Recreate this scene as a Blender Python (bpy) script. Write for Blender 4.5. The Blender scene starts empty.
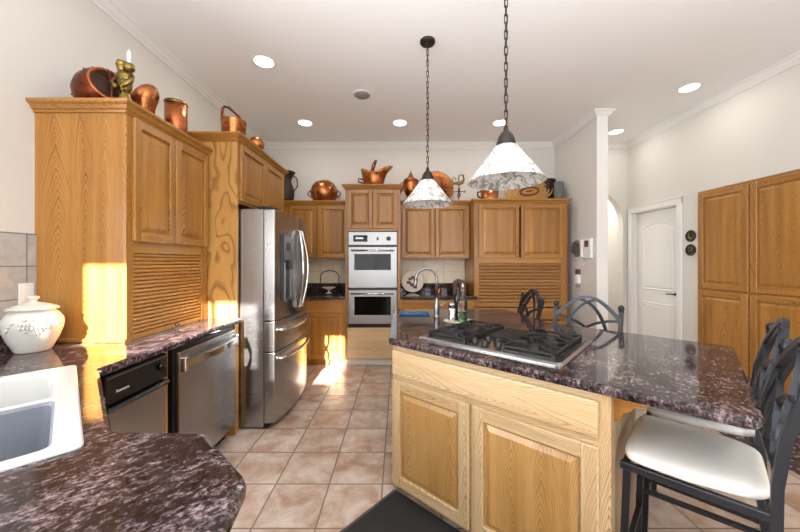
import bpy, bmesh, math, random
from mathutils import Vector, Matrix, noise as mnoise
random.seed(7)
PI = math.pi
SC = bpy.context.scene
COL = SC.collection
def lin(c):
    return tuple(((x/12.92) if x <= .04045 else ((x+.055)/1.055)**2.4) for x in [v/255 for v in c])

# ------------------------------------------------------------------ camera, world, sun, exposure
EYE = 1.363
cam = bpy.data.objects.new('camera', bpy.data.cameras.new('camera'))
COL.objects.link(cam)
cam.location = (0, 0, EYE); cam.rotation_euler = (PI/2, 0, 0)
cam.data.sensor_width = 36; cam.data.lens = 36*320/800
cam.data.shift_x = 1.3/800; cam.data.shift_y = -4/800
cam.data.clip_start = .02
SC.camera = cam
SC.view_settings.view_transform = 'Standard'; SC.view_settings.look = 'None'
SC.view_settings.gamma = 1; SC.view_settings.use_curve_mapping = False
SC.view_settings.exposure = 0.06

world = bpy.data.worlds.new('daylight'); SC.world = world; world.use_nodes = True
world.node_tree.nodes['Background'].inputs[0].default_value = (.75, .87, 1, 1)
world.node_tree.nodes['Background'].inputs[1].default_value = 2.0

sun = bpy.data.objects.new('sun', bpy.data.lights.new('sun', 'SUN')); COL.objects.link(sun)
sun.data.energy = 60; sun.data.angle = math.radians(.55); sun.data.color = (1, .95, .88)
sun.rotation_euler = Vector((.0, 1, -.4)).to_track_quat('-Z', 'Y').to_euler()

def area(name, loc, direction, sx, sy, power, color, spread=180):
    l = bpy.data.lights.new(name, 'AREA'); l.shape = 'RECTANGLE'; l.size = sx; l.size_y = sy
    l.energy = power; l.color = color
    o = bpy.data.objects.new(name, l); COL.objects.link(o); o.location = loc
    o.rotation_euler = Vector(direction).to_track_quat('-Z', 'Y').to_euler(); l.spread = math.radians(spread); return o
# daylight coming in through the big windows behind the photographer
area('daylight_fill', (-.75, -2.1, 1.35), (0, 1, -.05), 1.8, 1.6, 24, (.95, .975, 1))
area('daylight_fill', (1.85, -2.1, 1.35), (0, 1, -.05), 1.8, 1.6, 24, (.95, .975, 1))
area('daylight_fill', (-3.2, -.55, 1.55), (1, .1, -.05), 1.7, 1.3, 115, (.95, .975, 1))  # unseen fill from the left, added to brighten the partition side
# unseen upward fill lamp, added behind the camera to brighten the ceiling
area('ceiling_fill', (.4, -.5, 1.45), (0, .04, 1), 1.8, 1.4, 135, (.95, .98, 1), 150)

# ------------------------------------------------------------------ materials
def newmat(name):
    m = bpy.data.materials.new(name); m.use_nodes = True
    nt = m.node_tree; b = nt.nodes['Principled BSDF']; return m, nt, b
def N(nt, t, **kw):
    n = nt.nodes.new(t)
    for k, v in kw.items():
        if k.startswith('i_'):
            n.inputs[int(k[2:]) if k[2:].isdigit() else k[2:]].default_value = v
        else: setattr(n, k, v)
    return n
def M_(nt, op, a, b=None, c=None):
    n = nt.nodes.new('ShaderNodeMath'); n.operation = op
    for i, x in enumerate((a, b, c)):
        if x is None: continue
        if isinstance(x, (int, float)): n.inputs[i].default_value = x
        else: nt.links.new(x, n.inputs[i])
    return n.outputs[0]
def mixc(nt, f, a, b, blend='MIX'):
    n = nt.nodes.new('ShaderNodeMix'); n.data_type = 'RGBA'; n.blend_type = blend
    for s, x in ((n.inputs[0], f), (n.inputs[6], a), (n.inputs[7], b)):
        if isinstance(x, (int, float)): s.default_value = x
        elif isinstance(x, tuple): s.default_value = x if len(x) == 4 else x+(1,)
        else: nt.links.new(x, s)
    return n.outputs[2]
def ramp(nt, f, stops):
    n = nt.nodes.new('ShaderNodeValToRGB'); nt.links.new(f, n.inputs[0])
    e = n.color_ramp.elements
    while len(e) < len(stops): e.new(.5)
    for k, (p, c) in enumerate(stops):
        e[k].position = p; e[k].color = (c, c, c, 1) if isinstance(c, (int, float)) else tuple(c)+(1,)
    return n.outputs[0]
def noise(nt, vec, scale, detail=2, rough=.5, dist=0):
    n = N(nt, 'ShaderNodeTexNoise'); n.inputs['Scale'].default_value = scale; n.inputs['Detail'].default_value = detail
    n.inputs['Roughness'].default_value = rough; n.inputs['Distortion'].default_value = dist
    if vec is not None: nt.links.new(vec, n.inputs['Vector'])
    return n.outputs[0]
def bump(nt, b, h, strength=.3, dist=.01):
    n = N(nt, 'ShaderNodeBump'); n.inputs['Strength'].default_value = strength; n.inputs['Distance'].default_value = dist
    nt.links.new(h, n.inputs['Height']); nt.links.new(n.outputs[0], b.inputs['Normal'])
def objco(nt):
    return N(nt, 'ShaderNodeTexCoord').outputs['Object']
def geoco(nt):
    return N(nt, 'ShaderNodeNewGeometry').outputs['Position']
def combine(nt, x, y, z=0.0):
    n = N(nt, 'ShaderNodeCombineXYZ')
    for i, v in enumerate((x, y, z)):
        if isinstance(v, (int, float)): n.inputs[i].default_value = v
        else: nt.links.new(v, n.inputs[i])
    return n.outputs[0]

def plain(name, rgb, rough=.5, metal=0, grain=.04, scale=30, bmp=0, **kw):
    m, nt, b = newmat(name)
    c = lin(rgb)
    f = noise(nt, objco(nt), scale, 3)
    col = mixc(nt, f, tuple(x*(1-grain) for x in c), tuple(min(1, x*(1+grain)) for x in c))
    nt.links.new(col, b.inputs['Base Color'])
    b.inputs['Roughness'].default_value = rough; b.inputs['Metallic'].default_value = metal
    for k, v in kw.items(): b.inputs[k.replace('_', ' ')].default_value = v
    if bmp: bump(nt, b, f, bmp, .004)
    return m

def oak(name, light, mid, dark, rings=9., rough=.33, ringamt=.75):
    m, nt, b = newmat(name)
    uv = N(nt, 'ShaderNodeUVMap').outputs[0]
    s = N(nt, 'ShaderNodeSeparateXYZ'); nt.links.new(uv, s.inputs[0])
    u, v = s.outputs[0], s.outputs[1]
    warp = noise(nt, combine(nt, M_(nt, 'MULTIPLY', u, 2.5), M_(nt, 'MULTIPLY', v, .7)), 1, 1)
    uu = M_(nt, 'ADD', M_(nt, 'MULTIPLY', u, 7.4), M_(nt, 'MULTIPLY', warp, 1.6))
    cell = M_(nt, 'FLOOR', uu)
    cw_ = N(nt, 'ShaderNodeTexWhiteNoise', noise_dimensions='1D'); nt.links.new(cell, cw_.inputs['W'])
    t = M_(nt, 'SUBTRACT', M_(nt, 'MULTIPLY', M_(nt, 'FRACT', uu), 2.), 1.)
    tw = noise(nt, combine(nt, M_(nt, 'MULTIPLY', v, 3.), M_(nt, 'MULTIPLY', cell, 5.3)), 1, 1)
    t = M_(nt, 'ADD', t, M_(nt, 'MULTIPLY', M_(nt, 'SUBTRACT', tw, .5), .5))
    t2 = M_(nt, 'POWER', M_(nt, 'ABSOLUTE', t), 1.35)
    wob = noise(nt, combine(nt, M_(nt, 'MULTIPLY', u, 30.), M_(nt, 'MULTIPLY', v, 5.)), 1, 2)
    f = M_(nt, 'ADD', M_(nt, 'MULTIPLY', t2, .36), M_(nt, 'ADD', v, M_(nt, 'ADD', M_(nt, 'MULTIPLY', wob, .05), M_(nt, 'MULTIPLY', cw_.outputs[0], 9.))))
    irr = noise(nt, combine(nt, f, 0.), 9, 1)
    f = M_(nt, 'ADD', f, M_(nt, 'MULTIPLY', irr, .12))
    saw = M_(nt, 'FRACT', M_(nt, 'MULTIPLY', f, rings*2.8))
    ring = ramp(nt, saw, [(0, .1), (.5, .0), (.7, .55), (.82, 1.), (.92, .9), (1, 0.1)])
    ring = M_(nt, 'MULTIPLY', ring, M_(nt, 'SUBTRACT', 1.05, M_(nt, 'MULTIPLY', M_(nt, 'MINIMUM', t2, 1.), .55)))
    ring = M_(nt, 'MULTIPLY', ring, M_(nt, 'ADD', .55, M_(nt, 'MULTIPLY', cw_.outputs[0], .6)))
    pores = noise(nt, combine(nt, M_(nt, 'MULTIPLY', u, 330.), M_(nt, 'MULTIPLY', v, 9.)), 1, 2, .6)
    porem = ramp(nt, pores, [(.45, 0.), (.7, 1.)])
    tone = noise(nt, combine(nt, M_(nt, 'MULTIPLY', u, 16.), M_(nt, 'MULTIPLY', v, .8), 3.1), 1, 2)
    col = mixc(nt, ramp(nt, tone, [(.3, 0.), (.7, 1.)]), lin(light), lin(mid))
    a = M_(nt, 'ADD', M_(nt, 'MULTIPLY', ring, ringamt), M_(nt, 'MULTIPLY', porem, .25))
    a = M_(nt, 'MINIMUM', a, 1.)
    col = mixc(nt, a, col, lin(dark))
    wn = N(nt, 'ShaderNodeTexWhiteNoise', noise_dimensions='1D')
    nt.links.new(M_(nt, 'FLOOR', M_(nt, 'MULTIPLY', u, 8.3)), wn.inputs['W'])
    hsv = N(nt, 'ShaderNodeHueSaturation')
    nt.links.new(M_(nt, 'ADD', M_(nt, 'MULTIPLY', wn.outputs[0], .2), .9), hsv.inputs['Value'])
    nt.links.new(col, hsv.inputs['Color'])
    nt.links.new(hsv.outputs[0], b.inputs['Base Color'])
    b.inputs['Roughness'].default_value = rough
    b.inputs['Coat Weight'].default_value = .25; b.inputs['Coat Roughness'].default_value = .2
    bump(nt, b, porem, .06, .002)
    return m

def figured(name, light, mid, dark):
    m, nt, b = newmat(name)
    uv = N(nt, 'ShaderNodeUVMap').outputs[0]
    s = N(nt, 'ShaderNodeSeparateXYZ'); nt.links.new(uv, s.inputs[0]); u, v = s.outputs[0], s.outputs[1]
    f = noise(nt, combine(nt, M_(nt, 'MULTIPLY', u, 6.), M_(nt, 'MULTIPLY', v, 2.2)), 1, 1.2, .4, .5)
    ring = ramp(nt, M_(nt, 'FRACT', M_(nt, 'MULTIPLY', f, 7.)), [(0, .0), (.6, .03), (.8, .8), (.9, 1.), (1, 0.)])
    pores = ramp(nt, noise(nt, combine(nt, M_(nt, 'MULTIPLY', u, 330.), M_(nt, 'MULTIPLY', v, 9.)), 1, 2, .6), [(.45, 0.), (.7, 1.)])
    tone = noise(nt, combine(nt, M_(nt, 'MULTIPLY', u, 9.), M_(nt, 'MULTIPLY', v, 2.), 3.1), 1, 2)
    col = mixc(nt, tone, lin(light), lin(mid))
    nt.links.new(mixc(nt, M_(nt, 'ADD', M_(nt, 'MULTIPLY', ring, .6), M_(nt, 'MULTIPLY', pores, .25)), col, lin(dark)), b.inputs['Base Color'])
    b.inputs['Roughness'].default_value = .33; b.inputs['Coat Weight'].default_value = .25
    return m
FIGOAK = figured('figured_oak', (206, 158, 90), (176, 126, 60), (104, 60, 22))

def granite(name):
    m, nt, b = newmat(name)
    g = geoco(nt)
    mp = N(nt, 'ShaderNodeMapping', vector_type='TEXTURE'); mp.inputs['Rotation'].default_value = (0, 0, .8); mp.inputs['Scale'].default_value = (1, .6, 1)
    nt.links.new(g, mp.inputs[0])
    n1 = noise(nt, mp.outputs[0], 50, 4, .6, .3)
    n2 = noise(nt, mp.outputs[0], 8, 2, .5)
    n3 = noise(nt, g, 170, 2, .6)
    f = M_(nt, 'ADD', M_(nt, 'MULTIPLY', n1, .6), M_(nt, 'ADD', M_(nt, 'MULTIPLY', n2, .25), M_(nt, 'MULTIPLY', n3, .32)))
    col = ramp(nt, f, [(.48, lin((20, 15, 17))), (.585, lin((52, 42, 45))), (.65, lin((96, 82, 85))), (.76, lin((156, 139, 141)))])
    nt.links.new(col, b.inputs['Base Color'])
    b.inputs['Roughness'].default_value = .07; b.inputs['IOR'].default_value = 1.5
    return m

def steel(name, rgb=(200, 200, 200), rough=.24):
    m, nt, b = newmat(name)
    s = N(nt, 'ShaderNodeSeparateXYZ'); nt.links.new(objco(nt), s.inputs[0])
    f = noise(nt, combine(nt, M_(nt, 'MULTIPLY', s.outputs[0], 6.), M_(nt, 'MULTIPLY', s.outputs[1], 6.), M_(nt, 'MULTIPLY', s.outputs[2], 400.)), 1, 2)
    c = lin(rgb)
    nt.links.new(mixc(nt, f, tuple(x*.9 for x in c), c), b.inputs['Base Color'])
    b.inputs['Metallic'].default_value = 1
    nt.links.new(M_(nt, 'ADD', M_(nt, 'MULTIPLY', f, .12), rough-.05), b.inputs['Roughness'])
    return m

def copper(name, a, c, rough=.26, hammer=0, scale=9):
    m, nt, b = newmat(name)
    o = objco(nt)
    f = noise(nt, o, scale, 4, .6)
    nt.links.new(mixc(nt, ramp(nt, f, [(.35, 0.), (.65, 1.)]), lin(a), lin(c)), b.inputs['Base Color'])
    b.inputs['Metallic'].default_value = .92
    nt.links.new(M_(nt, 'ADD', M_(nt, 'MULTIPLY', f, .2), rough-.08), b.inputs['Roughness'])
    if hammer:
        v = N(nt, 'ShaderNodeTexVoronoi'); v.inputs['Scale'].default_value = hammer; nt.links.new(o, v.inputs[0])
        bump(nt, b, v.outputs[0], .5, .004)
    return m

def grid_tile(name, sx, sy, ox, oy, axes, grout, rgb_a, rgb_b, rgb_g, rough=.35, mott=6, var=.12, gb=.25, coat=0):
    m, nt, b = newmat(name)
    g = geoco(nt); s = N(nt, 'ShaderNodeSeparateXYZ'); nt.links.new(g, s.inputs[0])
    A = M_(nt, 'MULTIPLY', M_(nt, 'SUBTRACT', s.outputs[axes[0]], ox), 1/sx)
    B = M_(nt, 'MULTIPLY', M_(nt, 'SUBTRACT', s.outputs[axes[1]], oy), 1/sy)
    def edge(x, size):
        f = M_(nt, 'FRACT', x)
        d = M_(nt, 'MINIMUM', f, M_(nt, 'SUBTRACT', 1., f))
        return M_(nt, 'MULTIPLY', d, size)
    d = M_(nt, 'MINIMUM', edge(A, sx), edge(B, sy))
    mask = ramp(nt, M_(nt, 'MULTIPLY', d, 1/grout*.5), [(.42, 0.), (.58, 1.)])
    wn = N(nt, 'ShaderNodeTexWhiteNoise', noise_dimensions='2D')
    nt.links.new(combine(nt, M_(nt, 'FLOOR', A), M_(nt, 'FLOOR', B)), wn.inputs[0])
    va = N(nt, 'ShaderNodeVectorMath', operation='ADD'); nt.links.new(g, va.inputs[0])
    vs = N(nt, 'ShaderNodeVectorMath', operation='SCALE'); nt.links.new(wn.outputs[1], vs.inputs[0]); vs.inputs['Scale'].default_value = 9
    nt.links.new(vs.outputs[0], va.inputs[1])
    f = noise(nt, va.outputs[0], mott, 5, .62, .4)
    col = mixc(nt, ramp(nt, f, [(.34, 0.), (.66, 1.)]), lin(rgb_a), lin(rgb_b))
    hsv = N(nt, 'ShaderNodeHueSaturation'); nt.links.new(col, hsv.inputs['Color'])
    nt.links.new(M_(nt, 'ADD', M_(nt, 'MULTIPLY', wn.outputs[0], var), 1-var/2), hsv.inputs['Value'])
    nt.links.new(mixc(nt, mask, lin(rgb_g), hsv.outputs[0]), b.inputs['Base Color'])
    nt.links.new(mixc(nt, mask, (.8, .8, .8), (rough, rough, rough)), b.inputs['Roughness'])
    bump(nt, b, M_(nt, 'ADD', mask, M_(nt, 'MULTIPLY', f, .12)), gb, .004)
    return m

OAK = oak('golden_oak', (192, 138, 66), (168, 112, 44), (84, 44, 12))
LITOAK = oak('lit_pale_oak', (212, 188, 150), (196, 164, 118), (116, 80, 44), ringamt=.6)  # paler oak copy: daylight on the island front put into the colour
DARKOAK = oak('tambour_oak', (168, 120, 66), (148, 100, 50), (88, 52, 20), ringamt=.1)
SLAT = oak('slat_oak', (196, 142, 76), (180, 126, 60), (110, 66, 24), ringamt=.1)
LITOAKP = oak('lit_pale_oak_panel', (200, 160, 100), (178, 134, 74), (98, 62, 26), ringamt=.65)
GRAN = granite('dark_granite')
STEEL = steel('brushed_steel', (178, 178, 179)); STEELD = steel('dark_steel', (150, 150, 152), .3)
CHROME = plain('polished_chrome', (215, 215, 215), .12, 1)
WHITE = plain('wall_paint', (218, 214, 207), .85, grain=.012, scale=4)
CEIL = plain('ceiling_paint', (244, 244, 243), .9, grain=.01, scale=3)
TRIM = plain('white_trim_paint', (232, 231, 228), .45, grain=.01)
BLACK = plain('black_plastic', (18, 18, 19), .3)
BLACKM = plain('black_cast_iron', (20, 20, 22), .42, bmp=.2, scale=200)
GLASSB = plain('black_oven_glass', (10, 10, 12), .06, IOR=1.3)
IRON = plain('gunmetal_iron', (40, 44, 50), .34, .45, grain=.15)
BRONZE = plain('dark_bronze', (44, 38, 33), .45, .35, grain=.2)
CERAM = plain('white_ceramic', (208, 206, 200), .35, grain=.02, bmp=.1, scale=60)
SINKW = plain('white_enamel', (205, 205, 203), .15, grain=.01)
SINKGRID_SHADE = plain('sink_grid_and_shade', (118, 122, 132), .45, grain=.1, scale=200)
COP = copper('polished_copper', (156, 92, 50), (200, 130, 78))
COPH = copper('hammered_copper', (168, 90, 52), (208, 128, 82), .28, 70)
COPD = copper('tarnished_copper', (92, 46, 30), (140, 74, 48), .34, 0, 14)
BRASS = copper('aged_brass', (108, 90, 46), (156, 132, 74), .26)
DARKPOT = plain('dark_iron_pot', (56, 44, 38), .4, .5, grain=.2)
GREYPOT = plain('grey_stoneware', (104, 104, 104), .5, grain=.1)
MATB = plain('black_rubber', (26, 27, 29), .6, bmp=.15, scale=150)
MATE = plain('rubber_bevel', (62, 63, 64), .6)
WHITEP = plain('white_plastic', (236, 236, 234), .35, grain=.01)
BROWN = plain('brown_wood', (108, 62, 36), .4, grain=.3, scale=12)
TOE = plain('white_toe_kick', (214, 210, 202), .5, grain=.05)
CREAMP = plain('cream_stoneware', (226, 210, 190), .3, grain=.05)
MAROON = plain('maroon_glaze', (92, 50, 52), .35, grain=.4, scale=40)
BLUEST = plain('blue_steel_sink', (44, 84, 124), .3, .3)
WAX = plain('white_wax', (242, 240, 234), .4, Subsurface_Weight=.2)
STRAW = plain('coiled_straw', (190, 142, 82), .6, grain=.25, scale=60, bmp=.3)
STRAWD = plain('dark_straw', (120, 70, 38), .6, grain=.25, scale=60)
GREYM = plain('grey_mesh', (150, 148, 146), .6, grain=.15, scale=300)
FLOOR = grid_tile('terracotta_tile', .327, .327, -.099, 1.637, (0, 1), .0045, (206, 192, 180), (164, 128, 104), (126, 112, 102), .28, 6.5, .16)
SPLASH = grid_tile('cream_wall_tile', .31, .17, .06, 1.045, (0, 2), .003, (248, 232, 206), (240, 222, 192), (206, 188, 160), .35, 8, .06)
GREYT = grid_tile('grey_wall_tile', .36, .175, 1.74, .99, (1, 2), .003, (192, 192, 188), (164, 165, 164), (120, 120, 118), .35, 9, .08)

def glass(name, rgb, rough=.03):
    m, nt, b = newmat(name)
    b.inputs['Base Color'].default_value = lin(rgb)+(1,); b.inputs['Roughness'].default_value = rough
    b.inputs['Transmission Weight'].default_value = 1; b.inputs['IOR'].default_value = 1.45
    return m
CLEAR = glass('clear_glass', (236, 244, 246)); GREENL = glass('green_oil', (150, 190, 150))
def emit(name, rgb, st):
    m, nt, b = newmat(name)
    b.inputs['Base Color'].default_value = (.8, .8, .8, 1)
    b.inputs['Emission Color'].default_value = lin(rgb)+(1,); b.inputs['Emission Strength'].default_value = st
    return m
LAMP = emit('lit_lamp_lens', (255, 250, 240), 6)
BULB = emit('frosted_bulb', (255, 246, 230), 3)
PANE = emit('bright_window_pane', (236, 243, 255), 1.2)
GREEND = emit('oven_display', (90, 150, 160), .5)
def shade_mat():
    m, nt, b = newmat('mottled_lit_glass')
    o = objco(nt)
    mp = N(nt, 'ShaderNodeMapping'); mp.inputs['Scale'].default_value = (1, 1, .7); nt.links.new(o, mp.inputs[0])
    f = noise(nt, mp.outputs[0], 27, 2, .55, 1.0)
    k = ramp(nt, f, [(.40, 0.), (.54, 1.)])
    col = mixc(nt, k, lin((172, 169, 164)), lin((236, 234, 230)))
    nt.links.new(col, b.inputs['Base Color']); b.inputs['Roughness'].default_value = .2
    nt.links.new(col, b.inputs['Emission Color'])
    nt.links.new(M_(nt, 'ADD', M_(nt, 'MULTIPLY', k, .14), .03), b.inputs['Emission Strength'])
    return m
SHADE = shade_mat()
def vinyl():
    m, nt, b = newmat('white_cushion_under_clear_vinyl')
    o = objco(nt)
    mp = N(nt, 'ShaderNodeMapping'); mp.inputs['Scale'].default_value = (1, 3, 3); mp.inputs['Rotation'].default_value = (0, 0, .7); nt.links.new(o, mp.inputs[0])
    f = noise(nt, mp.outputs[0], 12, 3, .5, .8)
    b.inputs['Base Color'].default_value = lin((238, 236, 231))+(1,); b.inputs['Roughness'].default_value = .6
    b.inputs['Coat Weight'].default_value = .8; b.inputs['Coat Roughness'].default_value = .08
    n = N(nt, 'ShaderNodeBump'); n.inputs['Strength'].default_value = .35; n.inputs['Distance'].default_value = .01
    nt.links.new(f, n.inputs['Height']); nt.links.new(n.outputs[0], b.inputs['Coat Normal'])
    return m
VINYL = vinyl()
def rugmat():
    m, nt, b = newmat('dark_patterned_wool')
    v = N(nt, 'ShaderNodeTexVoronoi'); v.inputs['Scale'].default_value = 26; nt.links.new(geoco(nt), v.inputs[0])
    f = noise(nt, geoco(nt), 30, 4, .6)
    c = mixc(nt, ramp(nt, v.outputs[0], [(.25, 0.), (.4, 1.)]), lin((170, 150, 136)), lin((44, 34, 36)))
    c = mixc(nt, ramp(nt, f, [(.5, 0.), (.62, 1.)]), c, lin((110, 70, 66)))
    nt.links.new(c, b.inputs['Base Color']); b.inputs['Roughness'].default_value = .95
    bump(nt, b, f, .4, .004)
    return m
RUG = rugmat()

# ------------------------------------------------------------------ mesh helpers
class MB:
    def __init__(s): s.v = []; s.f = []; s.uv = []; s.m = []; s.sm = []; s.X = Matrix.Identity(4)
    def raw(s, verts, faces, g=2, mat=0, smooth=False):
        ru, rv = random.random()*20, random.random()*20
        base = len(s.v); vs = [Vector(p) for p in verts]
        for f in faces:
            n = Vector((0, 0, 0))
            for i in range(len(f)):
                a, b = vs[f[i]], vs[f[(i+1) % len(f)]]
                n += Vector(((a.y-b.y)*(a.z+b.z), (a.z-b.z)*(a.x+b.x), (a.x-b.x)*(a.y+b.y)))
            ax = max(range(3), key=lambda i: abs(n[i]))
            oth = [i for i in range(3) if i != ax]
            if ax != g: vi = g; ui = [i for i in oth if i != g][0]
            else: ui, vi = oth
            s.uv.append([(vs[i][ui]+ru, vs[i][vi]+rv) for i in f])
            s.f.append([base+i for i in f]); s.m.append(mat); s.sm.append(smooth)
        s.v += [s.X @ p for p in vs]
    def bm(s, bm, **kw):
        bm.verts.index_update()
        s.raw([v.co.copy() for v in bm.verts], [[v.index for v in f.verts] for f in bm.faces], **kw); bm.free()
    def box(s, x0, x1, y0, y1, z0, z1, g=2, bev=.0, mat=0, seg=1):
        if x1 < x0: x0, x1 = x1, x0
        if y1 < y0: y0, y1 = y1, y0
        if z1 < z0: z0, z1 = z1, z0
        b = bmesh.new()
        r = bmesh.ops.create_cube(b, size=1)
        for v in r['verts']:
            v.co = Vector(((x0+x1)/2+v.co.x*(x1-x0), (y0+y1)/2+v.co.y*(y1-y0), (z0+z1)/2+v.co.z*(z1-z0)))
        if bev: bmesh.ops.bevel(b, geom=b.edges[:], offset=min(bev, .45*min(x1-x0, y1-y0, z1-z0)), segments=seg, affect='EDGES', profile=.5)
        s.bm(b, g=g, mat=mat, smooth=False); return s
    def prism(s, poly, a, b, axis='z', bev=0, g=2, mat=0, smooth=False):
        def P(p, h): return {'z': (p[0], p[1], h), 'y': (p[0], h, p[1]), 'x': (h, p[0], p[1])}[axis]
        n = len(poly)
        k = bmesh.new()
        lo = [k.verts.new(P(p, a)) for p in poly]; hi = [k.verts.new(P(p, b)) for p in poly]
        k.faces.new(lo[::-1]); k.faces.new(hi)
        for i in range(n): k.faces.new((lo[i], lo[(i+1) % n], hi[(i+1) % n], hi[i]))
        bmesh.ops.recalc_face_normals(k, faces=k.faces[:])
        if bev:
            es = [e for e in k.edges if (e.verts[0] in lo) == (e.verts[1] in lo)]
            bmesh.ops.bevel(k, geom=es, offset=bev, segments=2, affect='EDGES', profile=.5)
        s.bm(k, g=g, mat=mat, smooth=smooth); return s
    def lathe(s, prof, seg=28, c=(0, 0, 0), mat=0, smooth=True, g=2, sx=1, sy=1):
        V = []; F = []
        for r, z in prof:
            for k in range(seg):
                a = 2*PI*k/seg; V.append((c[0]+r*math.cos(a)*sx, c[1]+r*math.sin(a)*sy, c[2]+z))
        for i in range(len(prof)-1):
            for k in range(seg):
                k2 = (k+1) % seg; F.append((i*seg+k, i*seg+k2, (i+1)*seg+k2, (i+1)*seg+k))
        if prof[0][0] > 1e-4: F.append(tuple(range(seg))[::-1])
        if prof[-1][0] > 1e-4: F.append(tuple((len(prof)-1)*seg+k for k in range(seg)))
        s.raw(V, F, mat=mat, smooth=smooth, g=g); return s
    def ball(s, c, r, seg=20, mat=0):
        if isinstance(r, (int, float)): r = (r, r, r)
        n = seg//2
        return s.lathe([(max(1e-5, math.sin(PI*i/n))*r[0], -math.cos(PI*i/n)*r[2]) for i in range(n+1)], seg, c, mat, sy=r[1]/r[0])
    def pillow(s, c, h, e=.45, seg=28, mat=0, droop=0):
        n = seg//2; V = []; F = []
        sg = lambda v, p: math.copysign(abs(v)**p, v)
        for i in range(n+1):
            t = -PI/2+PI*i/n
            for k in range(seg):
                a = 2*PI*k/seg
                V.append((c[0]+h[0]*sg(math.cos(t), .55)*sg(math.cos(a), e), c[1]+h[1]*sg(math.cos(t), .55)*sg(math.sin(a), e), c[2]+h[2]*sg(math.sin(t), .55)))
        for i in range(n):
            for k in range(seg):
                k2 = (k+1) % seg; F.append((i*seg+k, i*seg+k2, (i+1)*seg+k2, (i+1)*seg+k))
        s.raw(V, F, mat=mat, smooth=True); return s
    def tube(s, pts, r, seg=10, mat=0, closed=False, sq=None, smooth=True, up=None):
        P = [Vector(p) for p in pts]; n = len(P)
        R = r if isinstance(r, (list, tuple)) else [r]*n
        V = []; F = []; prev = None
        for i in range(n):
            if closed: t = (P[(i+1) % n]-P[i-1]).normalized()
            else: t = (P[min(i+1, n-1)]-P[max(i-1, 0)]).normalized()
            if prev is None:
                ref = Vector(up) if up else (Vector((0, 0, 1)) if abs(t.z) < .9 else Vector((1, 0, 0)))
                a = t.cross(ref).normalized()
            else: a = (prev-t*prev.dot(t)).normalized()
            prev = a; b = t.cross(a)
            if sq:
                for da, db in ((-1, -1), (1, -1), (1, 1), (-1, 1)): V.append(P[i]+a*da*sq[0]*R[i]+b*db*sq[1]*R[i])
            else:
                for k in range(seg): V.append(P[i]+(a*math.cos(2*PI*k/seg)+b*math.sin(2*PI*k/seg))*R[i])
        q = 4 if sq else seg
        for i in range(n if closed else n-1):
            j = (i+1) % n
            for k in range(q):
                k2 = (k+1) % q; F.append((i*q+k, i*q+k2, j*q+k2, j*q+k))
        if not closed: F.append(tuple(range(q))[::-1]); F.append(tuple((n-1)*q+k for k in range(q)))
        s.raw(V, F, mat=mat, smooth=smooth and not sq); return s
    def sweep(s, path, prof, closed=False, g=0, mat=0):
        # path in plan, mouldings stand off to the RIGHT of the walking direction; prof = [(out, z)]
        n = len(path); P = [Vector(p).to_2d() for p in path]; O = []
        for i in range(n):
            d = []
            if i > 0 or closed: d.append((P[i]-P[i-1]).normalized())
            if i < n-1 or closed: d.append((P[(i+1) % n]-P[i]).normalized())
            ns = [Vector((q.y, -q.x)) for q in d]
            m = ns[0] if len(ns) == 1 else (ns[0]+ns[1])/(1+ns[0].dot(ns[1]))
            O.append(m)
        for i in range(n if closed else n-1):
            j = (i+1) % n; k = len(prof)
            V = [(P[i].x+O[i].x*o, P[i].y+O[i].y*o, z) for o, z in prof]+[(P[j].x+O[j].x*o, P[j].y+O[j].y*o, z) for o, z in prof]
            F = [(a, (a+1) % k, k+(a+1) % k, k+a) for a in range(k)]
            F += [tuple(range(k))[::-1], tuple(range(k, 2*k))]
            dd = P[j]-P[i]
            s.raw(V, F, g=0 if abs(dd.x) > abs(dd.y) else 1, mat=mat)
        return s
    def build(s, name, mats, parent=None, loc=(0, 0, 0), rot=(0, 0, 0)):
        me = bpy.data.meshes.new(name); me.from_pydata(s.v, [], s.f)
        uvl = me.uv_layers.new(name='UVMap')
        i = 0
        for f in s.uv:
            for c in f: uvl.data[i].uv = c; i += 1
        me.polygons.foreach_set('material_index', s.m); me.polygons.foreach_set('use_smooth', s.sm)
        for m in (mats if isinstance(mats, (list, tuple)) else [mats]): me.materials.append(m)
        b = bmesh.new(); b.from_mesh(me); bmesh.ops.recalc_face_normals(b, faces=b.faces[:]); b.to_mesh(me); b.free()
        me.update()
        o = bpy.data.objects.new(name, me); COL.objects.link(o)
        o.location = loc; o.rotation_euler = rot
        if parent: o.parent = parent
        return o

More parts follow.
